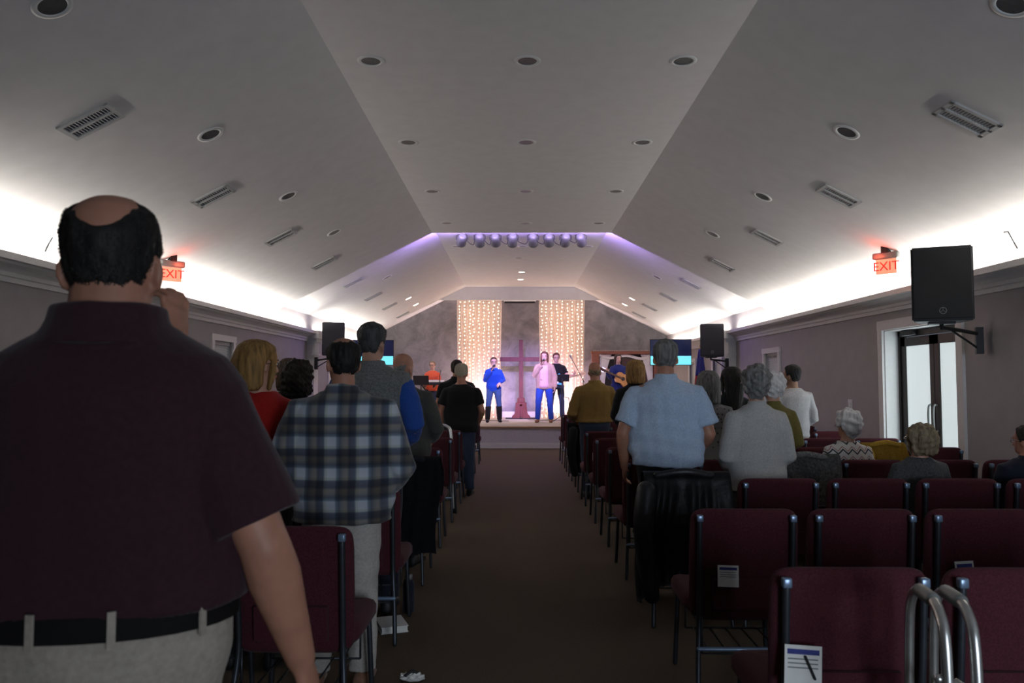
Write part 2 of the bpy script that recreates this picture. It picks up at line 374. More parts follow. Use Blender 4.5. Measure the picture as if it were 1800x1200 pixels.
# windows with blinds
def window(i, X, s, y0, y1, z0, z1):
    w_ = empty('window_%d' % i, (X, (y0+y1)/2, z0)); struct(w_); h = (y1-y0)/2; H = z1-z0; cw = .085
    def xb(a, b): return sorted((s*a, s*b))
    bm = nb()
    box(bm, *xb(-.02, .03), -h-cw, -h, -.05, H+cw); box(bm, *xb(-.02, .03), h, h+cw, -.05, H+cw); box(bm, *xb(-.02, .035), -h-cw-.02, h+cw+.02, H, H+cw)
    obj('casing', bm, M['trim'], w_)
    bx('sill', M['trim'], w_, *xb(-.1, .07), -h-cw-.02, h+cw+.02, -.04, 0)
    bx('pane', M['daypane'], w_, *xb(-.2, -.19), -h, h, 0, H)
    bm = nb(); z = .03
    while z < H-.06:
        r = bmesh.ops.create_cube(bm, size=1, matrix=Matrix.Translation((s*-.06, 0, z)) @ Matrix.Rotation(s*R(62), 4, 'Y') @ Matrix.Diagonal((.048, h*2-.02, .003, 1))); z += .041
    o = obj('blind_slats', bm, M['blind'], w_); o['kind'] = 'stuff'
    bx('blind_headrail', M['blind'], w_, *xb(-.09, -.03), -h, h, H-.05, H)
k = 1
for y0, y1, z0, z1 in win_r: window(k, XR, -1, y0, y1, z0, z1); k += 1
for y0, y1, z0, z1 in win_l: window(k, XL, 1, y0, y1, z0, z1); k += 1
# double glazed door in the right wall
d1 = empty('door_1', (XR, 8.34, 0)); struct(d1); hw = .76
bm = nb(); box(bm, -.03, .01, -hw-.11, -hw, 0, 2.17); box(bm, -.03, .01, hw, hw+.11, 0, 2.17); box(bm, -.035, .01, -hw-.11, hw+.11, 2.06, 2.17)
box(bm, .0, .24, hw-.012, hw, 0, 2.06); box(bm, .0, .24, -hw, -hw+.012, 0, 2.06); box(bm, 0, .24, -hw, hw, 2.048, 2.06); obj('casing', bm, M['trim'], d1)
bm = nb(); box(bm, .15, .23, -hw+.012, -hw+.05, 0, 2.05); box(bm, .15, .23, hw-.05, hw-.012, 0, 2.05); box(bm, .15, .23, -hw, hw, 1.98, 2.05); obj('frame', bm, M['bronze'], d1)
for s in (-1, 1):
    lo, hi = sorted((s*.005, s*(hw-.055)))
    lf = empty('leaf'); lf.parent = d1
    bm = nb(); sw = .085
    box(bm, .165, .21, lo, lo+sw, .01, 1.97); box(bm, .165, .21, hi-sw, hi, .01, 1.97); box(bm, .165, .21, lo, hi, .01, .2); box(bm, .165, .21, lo, hi, 1.87, 1.97)
    me_o = obj('leaf_frame', bm, M['bronze'], lf)
    bx('pane', M['frost'], lf, .183, .193, lo+sw, hi-sw, .2, 1.87)
    bm = nb(); yy = s*.05; tube(bm, smooth_path([(.165, yy, .95), (.12, yy, .97), (.12, yy, 1.2), (.165, yy, 1.22)]), .011, 8); obj('pull_handle', bm, M['grey'], lf, True)
bx('door_closer', M['black'], d1, .10, .165, .32, .58, 1.985, 2.05, bev=.008)
# entrance behind the camera
d2 = empty('door_2', (2.2, YR, 0)); struct(d2)
bm = nb()
for a in ((-.85, -.77), (-.04, .04), (.77, .85)): box(bm, a[0], a[1], -.14, -.06, 0, 2.3)
box(bm, -.85, .85, -.14, -.06, 2.2, 2.3); box(bm, -.85, .85, -.14, -.06, 0, .2); obj('frame', bm, M['bronze'], d2)
bx('pane', M['daypane'], d2, -.77, -.04, -.11, -.10, .2, 2.2); bx('pane', M['daypane'], d2, .04, .77, -.11, -.10, .2, 2.2)
# light switch
q = P(1495, 710, 1); d = ray(1495, 710); kx = XR/d.x; sw_p = Vector((XR, d.y*kx, EYE+d.z*kx))
t = empty('light_switch', sw_p, label='white double light switch on the right wall before the glazed door', cat='light switch')
bx('plate', M['white'], t, -.008, 0, -.06, .06, -.06, .06, bev=.003)
for yy in (-.025, .025): bx('toggle', M['white'], t, -.016, -.006, yy-.012, yy+.012, -.03, .03, bev=.002)

# ------------------------------------------------------------------ ceiling fittings
def orient(nrm, along=Vector((0, 1, 0))):      # local z = normal pointing into the room
    z = nrm.normalized(); y = (along-z*along.dot(z)).normalized(); x = y.cross(z)
    return Matrix((x, y, z)).transposed().to_euler()
bm = nb(); n = 24
prof = [(.075, -.02), (.075, .004), (.085, .008), (.105, .006), (.108, 0)]
loft(bm, [[Vector((r*math.cos(2*math.pi*i/n), r*math.sin(2*math.pi*i/n), z)) for i in range(n)] for r, z in prof], caps=False)
ring_me = bpy.data.meshes.new('trim_ring'); bm.to_mesh(ring_me); bm.free(); ring_me.materials.append(M['white']); ring_me.shade_smooth()
def lens_mesh(m, z):
    bm = nb(); bmesh.ops.create_circle(bm, cap_ends=True, segments=24, radius=.076, matrix=Matrix.Translation((0, 0, z)))
    me = bpy.data.meshes.new('lens'); bm.to_mesh(me); bm.free(); me.materials.append(m); return me
lens_off = lens_mesh(M['lens_off'], .002); lens_on = lens_mesh(M['bulb_on'], .004)
def downlight(pn, label, lit=False, group=None):
    p, nrm = pn; t = empty('ceiling_downlight', p, label=label, cat='ceiling light', group=group); t.rotation_euler = orient(nrm)
    link('trim_ring', ring_me, None, t); link('lens', lens_on if lit else lens_off, None, t)
    if lit: spot('downlight_beam', p+nrm*.03, p+nrm*.03+Vector((0, 0, -1)), 35, (1, .84, .66), 105, .8, .06)
ords = ['first', 'second', 'third', 'fourth', 'fifth', 'sixth', 'seventh', 'eighth', 'ninth', 'tenth', 'eleventh']
for yi, (y, xs) in enumerate(((107, (652, 927, 1201)), (250, (718, 925, 1129)), (336, (760, 924, 1082)), (392, (786, 923, 1052)))):
    for sd, x in zip(('left', 'middle', 'right'), xs):
        downlight(flat_pt(x, y), 'unlit round downlight in flat ceiling, %s row from camera, %s one' % (ords[yi], sd))
for sd, s, pts in (('left', -1, ((92, 10), (370, 236), (507, 344), (588, 408), (640, 454), (681, 487))), ('right', 1, ((1778, 8), (1488, 232), (1340, 345), (1252, 411), (1192, 456), (1155, 487)))):
    for i, (x, y) in enumerate(pts):
        downlight(slope_pt(x, y, s, STEP if i > 3 else 0), 'unlit round downlight in the %s sloped ceiling, %s from the camera' % (sd, ords[i]))
for x, sd in ((803, 'left'), (918, 'middle'), (1033, 'right')): downlight(flat_pt(x, 433, STEP), 'unlit round downlight just beyond the stage lamps, %s one' % sd)
downlight(flat_pt(912, 453, STEP), 'unlit round downlight between the stage lamps and the lit pair')
downlight(flat_pt(917, 478, STEP), 'lit round downlight over the stage centre, nearer of the pair', True); downlight(flat_pt(915, 491, STEP), 'lit round downlight over the stage centre, farther of the pair', True)
for sd, s, pts in (('left', -1, ((718, 524), (731, 535))), ('right', 1, ((1111, 525), (1098, 535)))):
    for (x, y), nm in zip(pts, ('nearer', 'farther')): downlight(slope_pt(x, y, s, STEP), 'lit round downlight in %s slope over stage, %s of the pair' % (sd, nm), True)
# vents
VW, VH = .125, .19       # half length along the wall and half height up the slope
bm = nb()
for a in ((-VH, VH, -VW, -VW+.03), (-VH, VH, VW-.03, VW), (-VH, -VH+.03, -VW, VW), (VH-.03, VH, -VW, VW), (-VH, VH, -.012, .012)): box(bm, a[0], a[1], a[2], a[3], -.004, .014)
vf = bpy.data.meshes.new('vent_frame'); bm.to_mesh(vf); bm.free(); vf.materials.append(M['vent'])
bm = nb(); x = -VH+.05
while x < VH-.04:
    bmesh.ops.create_cube(bm, size=1, matrix=Matrix.Translation((x, 0, .004)) @ Matrix.Rotation(R(40), 4, 'Y') @ Matrix.Diagonal((.014, VW*2-.05, .003, 1))); x += .022
vl = bpy.data.meshes.new('vent_louvres'); bm.to_mesh(vl); bm.free(); vl.materials.append(M['vent'])
bm = nb(); box(bm, -VH+.02, VH-.02, -VW+.02, VW-.02, -.004, .0015); vb = bpy.data.meshes.new('vent_backing'); bm.to_mesh(vb); bm.free(); vb.materials.append(M['inkgrey'])
for sd, s, pts in (('left', -1, ((160, 213), (375, 344), (493, 417), (570, 462), (621, 496), (656, 521), (685, 538), (708, 553))), ('right', 1, ((1700, 208), (1474, 344), (1348, 417), (1269, 465), (1215, 499), (1175, 522), (1142, 540), (1123, 553)))):
    for i, (x, y) in enumerate(pts):
        p, nrm = slope_pt(x, y, s, STEP if i > 3 else 0)
        t = empty('ceiling_vent', p, label='white louvred air vent in %s sloped ceiling, %s from the camera' % (sd, ords[i]), cat='air vent', group='air vents in the sloped ceilings')
        t.rotation_euler = orient(nrm)
        link('vent_frame', vf, None, t); link('louvres', vl, None, t); link('backing', vb, None, t)
# exit signs hang from the slopes
def text_mesh(body, size, depth):
    cu = bpy.data.curves.new('txt', 'FONT'); cu.body = body; cu.size = size; cu.extrude = depth; cu.align_x = 'CENTER'; cu.align_y = 'CENTER'
    o = bpy.data.objects.new('txt', cu); C.objects.link(o); dg = bpy.context.evaluated_depsgraph_get()
    me = bpy.data.meshes.new_from_object(o.evaluated_get(dg)); bpy.data.objects.remove(o); me.materials.clear(); return me
def exit_sign(px, py, s, label):
    p, nrm = slope_pt(px, py, s); t = empty('exit_sign', p, R(-48)*s, label, 'exit sign'); t.scale = (.78, .78, .78)
    bx('ceiling_mount', M['black'], t, -.05, .05, -.05, .05, -.06, .045, bev=.01)
    bx('housing', M['grey'], t, -.17, .17, -.045, .045, -.14, -.05, bev=.02)
    bx('panel', M['exitred'], t, -.135, .135, -.004, .004, -.34, -.135)
    me = text_mesh('EXIT', .17, .002)
    o = link('lettering', me, M['exitletter'], t); o.location = (0, -.007, -.24); o.rotation_euler = (R(90), 0, 0)
    point('exit_glow', p+Vector((-s*.14, -.02, -.09)), 1.2, (1, .12, .06), .02)
exit_sign(1557, 437, 1, 'red lit EXIT sign hanging from right slope beside the big loudspeaker')
exit_sign(303, 452, -1, 'red lit EXIT sign half hidden by the balding man in maroon')
# loose cable ends on the cove
for (pts, lab, s) in ((((1765, 408), (1772, 407), (1778, 418), (1788, 436)), 'thin black wire sticking up from the cove above the big loudspeaker', 1), (((92, 418), (86, 428), (82, 436), (80, 441)), 'thin black wire sticking up from the cove beside the balding head', -1)):
    bm = nb(); Y = 6.55 if s > 0 else 6.55
    tube(bm, [P(x, y, Y) for x, y in pts], .006, 6); tag(obj('cove_wire', bm, M['black']), lab, 'wire')

# ------------------------------------------------------------------ stage lamps
cols = [(.78, .60, .95), (.64, .50, 1), (.42, .33, 1), (.86, .66, 1), (.92, .64, .96), (.58, .44, 1), (.44, .35, 1), (.68, .54, 1)]
targ = [(-2.3, 21, 1.6), (-.6, 19.6, 1.3), (0, 22, 1.2), (-.4, 19.5, 1.3), (.7, 19.5, 1.5), (1.0, 20.5, 1.5), (.5, 21.5, 1.1), (2.6, 20.4, 1.5)]
cans = []
for i, px in enumerate((812, 843, 871, 901, 937, 965, 994, 1021)):
    p = P(px, 421, 14.0); cans.append(p); tg = Vector(targ[i])
    t = empty('stage_lamp', p, label='grey parabolic stage lamp hanging from ceiling step, %s from the left' % ords[i], cat='stage lamp', group='stage lamps on the ceiling step')
    ax = (tg-p).normalized(); rot = ax.to_track_quat('Y', 'Z').to_matrix()
    bm = nb(); pr = [(-.14, .03), (-.135, .055), (-.10, .075), (-.02, .085), (.10, .088), (.13, .092)]
    loft(bm, [[rot @ Vector((r*math.cos(a), y, r*math.sin(a))) for a in [2*math.pi*j/18 for j in range(18)]] for y, r in pr]); obj('can', bm, M['cangrey'], t, True)
    bm = nb(); tube(bm, [(-.1, 0, 0), (-.1, 0, .07), (-.06, 0, .1), (.06, 0, .1), (.1, 0, .07), (.1, 0, 0)], .008, 6); obj('yoke', bm, M['black'], t)
    bm = nb(); cyl(bm, (0, 0, .1), (0, 0, ZF+STEP-p.z), .007, 8); cyl(bm, (0, 0, ZF+STEP-p.z-.015), (0, 0, ZF+STEP-p.z), .03, 12); obj('hanger', bm, M['black'], t)
    bm = nb(); bmesh.ops.create_circle(bm, cap_ends=True, segments=18, radius=.082); 
    for v in bm.verts: v.co = rot @ Vector((v.co.x, .12, v.co.y))
    obj('lens', bm, M['lens_off'], t)
    spot('stage_beam', p+ax*.2, tg, 1900 if i in (2, 6) else 640, cols[i], 25, .9, .06)
for i in range(7):
    a, b = cans[i], cans[i+1]; off = Vector((0, -.03, 0)); bm = nb()
    tube(bm, smooth_path([a+Vector((.08, -.05, .02)), a.lerp(b, .3)+Vector((0, -.05, -.05+.05*random.random())), a.lerp(b, .65)+Vector((0, -.05, -.11+.05*random.random())), b+Vector((-.08, -.05, .03))], 5), .006, 6)
    tag(obj('lamp_cable', bm, M['black'], None, True), 'black cable sagging between the %s and %s stage lamps from the left' % (ords[i], ords[i+1]), 'cable', 'cables between the stage lamps')

# ------------------------------------------------------------------ curtains and fairy lights
def curtain(x0p, x1p, lab, side):
    Y = YB-.38; a = P(x0p, 522, Y).x; b = P(x1p, 522, Y).x; z0, z1 = SH+.01, EYE+2.36
    nu, nv = 150, 30; bm = nb(); g = []
    ph = [random.uniform(0, 6.28) for _ in range(4)]
    for j in range(nv+1):
        v = j/nv; row = []
        for i in range(nu+1):
            u = i/nu; fold = .035*math.sin(u*2*math.pi*11+ph[0]+.6*math.sin(v*2+ph[2]))+.018*math.sin(u*2*math.pi*23+ph[1])
            fold *= .6+.6*(1-v)
            row.append(bm.verts.new((a+(b-a)*(u+.012*math.sin(v*5+u*9)), Y+fold, z0+(z1-z0)*v)))
        g.append(row)
    for j in range(nv):
        for i in range(nu): bm.faces.new((g[j][i], g[j][i+1], g[j+1][i+1], g[j+1][i]))
    tag(obj('curtain', bm, M['sheer'], None, True), lab, 'curtain')
    n = 9
    for q in range(n):
        u = (q+.5)/n+random.uniform(-.02, .02); x = a+(b-a)*u; yl = Y-.075
        t = empty('string_light', (x, yl, z0), label='warm white fairy light strand, %s from left on the %s sheer curtain' % (ords[q], side), cat='string light', group='fairy light strands on the curtains')
        top = z1-z0-.08-random.uniform(0, .1); bot = .06; pts = []; z = top
        while z > bot: pts.append(Vector((random.uniform(-.018, .018), random.uniform(-.008, .008), z))); z -= random.uniform(.075, .125)
        pts.append(Vector((0, 0, .02)))
        bm = nb(); tube(bm, pts, .0022, 4, False); obj('wire', bm, M['wire'], t)
        bm = nb()
        for p in pts: ell(bm, p+Vector((0, -.006, 0)), (.009, .009, .012), sub=1)
        o = obj('bulbs', bm, M['fairy'], t); o['kind'] = 'stuff'
    # the strands' own light gathered along the curtain, and a floor lamp behind its foot
    area('strand_glow', ((a+b)/2, YB-.12, (z0+z1)/2), (R(-90), 0, 0), (b-a)*.95, z1-z0-.2, 15, (1, .68, .56))
    fx = (a+b)/2; t = empty('floor_uplight', (fx, YB-.19, SH), label='small black floor lamp shining up behind the %s curtain' % side, cat='floor lamp')
    bx('lamp_body', M['black'], t, -.25, .25, -.05, .05, 0, .06, bev=.01); bx('lamp_glass', M['bulb_on'], t, -.23, .23, -.035, .035, .058, .064)
    area('uplight_beam', (fx, YB-.19, SH+.08), (R(180), 0, 0), .45, .07, 55, (1, .76, .78), 150)
curtain(804, 881, 'sheer pinkish curtain with warm fairy lights left of the cross', 'left')
curtain(948, 1027, 'sheer pinkish curtain with warm fairy lights right of the cross', 'right')

# ------------------------------------------------------------------ cross
pb_ = P(916, 735, 21.35); cx = pb_.x; cz = SH
t = empty('wooden_cross', (cx, 21.35, cz), label='tall dark wooden cross on a flared stand at centre stage', cat='cross')
bm = nb(); box(bm, -.055, .055, -.045, .045, .04, P(916, 597, 21.35).z-cz, bev=.006); obj('upright', bm, M['wood'], t)
bx('crossbeam', M['wood'], t, -.57, .5, -.05, .05, P(916, 635, 21.35).z-cz, P(916, 627.5, 21.35).z-cz, bev=.006)
outline = [(.035, .0), (.25, .0), (.25, .05), (.22, .09), (.185, .12), (.165, .2), (.15, .36), (.13, .43), (.035, .43)]
for s in (-1, 1):
    for y0_ in (-.16, .12): bm = nb(); prism(bm, [(s*u, v) for u, v in outline], lambda u, v, d: Vector((u, d, v)), y0_, y0_+.04); obj('foot_board', bm, M['wood'], t)
bx('foot_block', M['wood'], t, -.10, .10, -.12, .12, .43, .56, bev=.02); bx('foot_block', M['wood'], t, -.15, .15, -.15, .15, .38, .44, bev=.02)
bx('floor_plate', M['dark'], t, -.42, .42, -.24, .24, 0, .02)

# ------------------------------------------------------------------ framed opening at the right of the stage
fp0 = P(1040, 617, YB).x; fp1 = P(1160, 617, YB).x; fz = P(1040, 617, YB).z
t = empty('framed_alcove', ((fp0+fp1)/2, YB, SH), label='reddish wooden framed alcove with white swags behind the guitarist', cat='alcove'); W = (fp1-fp0)/2; H = fz-SH
bx('post', M['wood2'], t, -W, -W+.2, -.14, 0, 0, H); bx('post', M['wood2'], t, W-.2, W, -.14, 0, 0, H); bx('lintel', M['wood2'], t, -W-.02, W+.02, -.16, 0, H-.09, H)
bx('ledge', M['wood2'], t, -W, W, -.12, 0, .55, .63); bx('lower_panel', M['wood2'], t, -W+.2, W-.2, -.06, 0, 0, .55)
bx('backing', M['dark'], t, -W+.2, W-.2, -.03, -.005, .63, H-.09)
bx('picture', M['rosewood'], t, -.25, W-.25, -.05, -.03, .75, H-.2)
for s in (-1, 1):
    bm = nb(); rings = []
    for j in range(9):
        v = j/8; z = H-.1-v*(H-.75); wd = .12+.22*(1-v)**2; c0 = s*(W-.22)
        rings.append([Vector((c0-s*(wd*(.5-.5*math.cos(2*math.pi*i/24))), -.07+.03*math.sin(2*math.pi*i/24)+.012*math.sin(i*2.6+v*3), z)) for i in range(24)])
    loft(bm, rings); obj('side_drape', bm, M['whitecloth'], t, True)
bm = nb(); tube(bm, smooth_path([(-W+.22, -.08, H-.12), (-W*.5, -.1, H-.2), (0, -.08, H-.13), (W*.45, -.1, H-.22), (W-.22, -.08, H-.12)]), .04, 10, flat=.6); obj('swag', bm, M['whitecloth'], t, True)
bm = nb()
for i in range(40):
    ell(bm, (-W+.05+i*(2*W-.1)/39, -.165, H+.01), (.008, .008, .01), sub=1)
o = obj('bead_trim', bm, M['white'], t); o['kind'] = 'stuff'

# ------------------------------------------------------------------ loudspeakers, televisions, flag
def loudspeaker(p, w_, h_, d_, rz, label, wall=None, tilt=0):
    t = empty('loudspeaker', p, rz, label, 'loudspeaker'); t.rotation_euler = (tilt, 0, rz)
    bm = nb(); pl = [(-w_/2, -d_/2), (w_/2, -d_/2), (w_/2*.72, d_/2), (-w_/2*.72, d_/2)]
    prism(bm, pl, lambda u, v, z: Vector((u, v, z)), 0, h_); bmesh.ops.bevel(bm, geom=bm.edges[:], offset=.012, segments=2, affect='EDGES'); obj('cabinet', bm, M['black'], t)
    bx('grille', M['grille'], t, -w_/2+.015, w_/2-.015, -d_/2-.012, -d_/2+.004, .02, h_-.02, bev=.006)
    bm = nb(); n = 20
    e = obj('emblem', (lambda b: (tube(b, [(.026*math.cos(2*math.pi*i/n), -d_/2-.013, .085+.026*math.sin(2*math.pi*i/n)) for i in range(n+1)], .0025, 6, False), [tube(b, [(0, -d_/2-.013, .085), (.022*math.cos(a), -d_/2-.013, .085+.022*math.sin(a))], .002, 5, False) for a in (R(90), R(210), R(330))], b)[-1])(bm), M['grey'], t)
    if wall is not None:
        wl = Matrix.Rotation(-rz, 3, 'Z') @ (Vector(wall)-Vector(p)); bm = nb()
        tube(bm, [(0, 0, .0), (0, 0, -.05), (wl.x*.5, wl.y*.5, -.06), (wl.x, wl.y, -.08)], .018, 8, False); tube(bm, [(wl.x*.2, wl.y*.2, -.055), (wl.x, wl.y, -.22)], .01, 8, False)
        box(bm, -.10, .10, -.09, .09, -.02, .002); obj('bracket', bm, M['black'], t)
        bx('wall_plate', M['black'], t, wl.x-.03, wl.x+.03, wl.y-.05, wl.y+.05, -.26, -.02)
p = P(1655, 566, 6.75); loudspeaker(p, .47, .63, .34, R(-24), 'large black loudspeaker on wall bracket above the glazed door', (XR-.08, 7.1, p.z))
p = P(588, 625, 15.0); loudspeaker(p, .43, .63, .34, R(4), 'black loudspeaker on the left wall beside the stage', (XL+.17, 15.3, p.z))
p = P(1249.5, 627, 15.0); loudspeaker(p, .45, .62, .34, R(-4), 'black loudspeaker on the right wall beside the stage', (XR-.17, 15.3, p.z))
def tv(px0, px1, py0, py1, Y, rz, label):
    a = P(px0, py1, Y); b = P(px1, py0, Y); w_ = b.x-a.x; h_ = b.z-a.z
    t = empty('television', ((a.x+b.x)/2, Y, 0), rz, label, 'television')
    bx('bezel', M['black'], t, -w_/2, w_/2, 0, .05, a.z, b.z, bev=.004)
    bx('picture_top', M['scr_dark'], t, -w_/2+.012, w_/2-.012, -.004, .004, a.z+h_*.36, b.z-.012)
    bx('picture_bottom', M['scr_cyan'], t, -w_/2+.012, w_/2-.012, -.004, .004, a.z+.015, a.z+h_*.36)
    bx('stand_pole', M['black'], t, -.03, .03, .05, .11, .02, a.z+h_*.6); bx('stand_base', M['black'], t, -.35, .35, -.2, .3, 0, .025, bev=.008)
tv(1143, 1215, 596, 642, 16.9, R(-3), 'television showing navy above cyan, behind the man in pale blue')
tv(620, 692, 597, 642, 16.9, R(3), 'television showing navy above cyan, behind the tall man in grey vest')
p = P(1232, 655, 16.4)
t = empty('flag', (p.x, 16.4, 0), label='furled red and blue flag on a pole below right stage loudspeaker', cat='flag')
bm = nb(); cyl(bm, (0, 0, .03), (0, 0, 2.2), .012, 10); ell(bm, (0, 0, 2.22), (.025, .025, .035)); obj('pole', bm, M['maple'], t)
bm = nb(); cyl(bm, (0, 0, 0), (0, 0, .03), .15, 20); obj('base', bm, M['chrome'], t)
for nm, m, zs in (('red_cloth', 'flagred', (1.05, 1.6)), ('blue_cloth', 'flagblue', (1.6, 2.15))):
    bm = nb(); rings = []
    for j in range(9):
        v = j/8; z = zs[0]+(zs[1]-zs[0])*v; zz = (z-1.05)/1.1; r = .15-.11*zz
        rings.append([Vector((r*(1+.25*math.sin(5*a+z*3))*math.cos(a), -.01+r*.7*(1+.25*math.sin(5*a+z*3))*math.sin(a), z)) for a in [2*math.pi*i/30 for i in range(30)]])
    loft(bm, rings); obj(nm, bm, M[m], t, True)

# ------------------------------------------------------------------ people
def remesh(bm, voxel, smooth=4, fac=.5):
    bmesh.ops.recalc_face_normals(bm, faces=bm.faces)
    me = bpy.data.meshes.new('tmp'); bm.to_mesh(me); bm.free()
    o = bpy.data.objects.new('tmp', me); C.objects.link(o)
    r = o.modifiers.new('r', 'REMESH'); r.mode = 'VOXEL'; r.voxel_size = voxel
    if smooth:
        s = o.modifiers.new('s', 'SMOOTH'); s.factor = fac; s.iterations = smooth
    dg = bpy.context.evaluated_depsgraph_get(); out = bpy.data.meshes.new_from_object(o.evaluated_get(dg))
    bpy.data.objects.remove(o); bpy.data.meshes.remove(me); out.shade_smooth(); return out
def co_get(me):
    a = np.empty(len(me.vertices)*3, np.float32); me.vertices.foreach_get('co', a); n_ = np.empty(len(me.vertices)*3, np.float32); me.vertices.foreach_get('normal', n_)
    return a.reshape(-1, 3).astype(float), n_.reshape(-1, 3).astype(float)
def co_set(me, a): me.vertices.foreach_set('co', a.astype(np.float32).ravel()); me.update()
def snoise(p, freq, seed, k=7):
    rs = np.random.RandomState(seed); out = np.zeros(len(p))
    for i in range(k):
        d = rs.normal(size=3)*np.array(freq); out += np.sin(p @ d+rs.uniform(0, 6.28))
    return out/k**.5
def sstep(a, b, x): t = np.clip((x-a)/(b-a), 0, 1); return t*t*(3-2*t)
HEAD = [(.000, .020, .035, .072), (.010, .036, .005, .088), (.030, .050, -.025, .094), (.055, .060, -.055, .091), (.080, .067, -.078, .091), (.105, .0715, -.091, .088), (.135, .0755, -.098, .094), (.165, .0765, -.099, .092), (.190, .0715, -.092, .080), (.212, .058, -.074, .058), (.227, .037, -.048, .032), (.234, .012, -.018, .006)]
def head_rings(bm, T, k=1.0, grow=0.0):
    rings = []
    for z, hw, yb, yf in HEAD:
        c = (yb+yf)/2; d = (yf-yb)/2
        rings.append([T @ Vector(((hw+grow)*math.cos(a)*k, (c+(d+grow)*math.sin(a))*k, (z+grow*(z-.1)/.13)*k)) for a in [2*math.pi*i/28 for i in range(28)]])
    loft(bm, rings)
def hand(bm, W, D, N, thumb, curl, s=1.0, spread=1.0):
    W, D, N = Vector(W), Vector(D).normalized(), Vector(N); N = (N-D*N.dot(D)).normalized(); L = D.cross(N)*thumb
    def rg(t, a, b): return [W+D*t*s+L*(math.cos(q)*a*s)+N*(math.sin(q)*b*s) for q in [2*math.pi*i/14 for i in range(14)]]
    loft(bm, [rg(-.03, .026, .021), rg(0, .028, .02), rg(.03, .037, .017), (rg(.065, .043, .016)), rg(.088, .041, .0135), rg(.097, .036, .009)])
    for i, (o, ln, w0) in enumerate(((.0315, .070, .0088), (.0105, .080, .0092), (-.0105, .074, .0088), (-.031, .057, .0078))):
        p = W+D*.082*s+L*o*s*spread; d = (D+L*o*1.6*spread).normalized(); pts = [p]; ang = curl*(.75+.12*i)
        ax = d.cross(N)
        for q, fr in enumerate((.45, .31, .24)):
            d = (Matrix.Rotation(ang*(.55 if q == 0 else 1), 3, ax) @ d); p = p+d*(ln+.012)*fr*s; pts.append(p)
        tube(bm, pts, [w0*s*1.05, w0*s, w0*s*.92, w0*s*.8], 8)
    p = W+D*.022*s+L*.026*s; d1_ = (D*.62+L*.72+N*.25).normalized(); d2_ = (D*.88+L*.28+N*(.2+.4*min(curl, 1))).normalized()
    tube(bm, [p, p+d1_*.040*s, p+d1_*.040*s+d2_*.03*s, p+d1_*.040*s+d2_*.055*s], [.0135*s, .0115*s, .0105*s, .009*s], 8)
#                z     hw    back  front
BUILD = {
 'm': [(.80, .09, .08, .07), (.86, .165, .115, .10), (.93, .175, .125, .105), (1.02, .168, .11, .11), (1.10, .162, .10, .115), (1.20, .170, .105, .12), (1.30, .186, .12, .125), (1.38, .188, .118, .112), (1.43, .165, .10, .085), (1.47, .105, .075, .055), (1.505, .064, .058, .04)],
 'f': [(.80, .09, .08, .07), (.86, .165, .115, .10), (.93, .176, .122, .10), (1.02, .155, .10, .10), (1.10, .138, .088, .10), (1.20, .144, .09, .115), (1.30, .158, .10, .135), (1.38, .160, .10, .105), (1.43, .140, .085, .075), (1.47, .088, .065, .05), (1.505, .055, .052, .036)]}
def torso_rings(build, s, gw, gd, belly, inflate, z0, z1, T, loose=0, nrm=28, extra_low=None):
    pr = BUILD[build]; zz = [p[0] for p in pr]; out = []
    zs = sorted({z0, z1, *[z for z in zz if z0 < z < z1]})
    for z in zs:
        hw, db, df = [np.interp(z, zz, [p[i] for p in pr]) for i in (1, 2, 3)]
        wmix = min(1, max(0, (1.47-z)/.09)); g = 1+(gw-1)*wmix; gdd = 1+(gd-1)*wmix
        bl = belly*math.exp(-((z-1.06)/.13)**2)
        if z < 1.32: hw = max(hw, loose)
        out.append([T @ Vector(((hw*g+inflate+bl*.5)*(abs(math.cos(a))**.9)*(1 if math.cos(a) >= 0 else -1)*s, ((df*gdd+bl) if math.sin(a) >= 0 else (db*gdd+bl*.25))*s*math.sin(a)+inflate*s*math.sin(a), z*s)) for a in [2*math.pi*i/nrm for i in range(nrm)]])
    return out
I4 = Matrix.Identity(4)
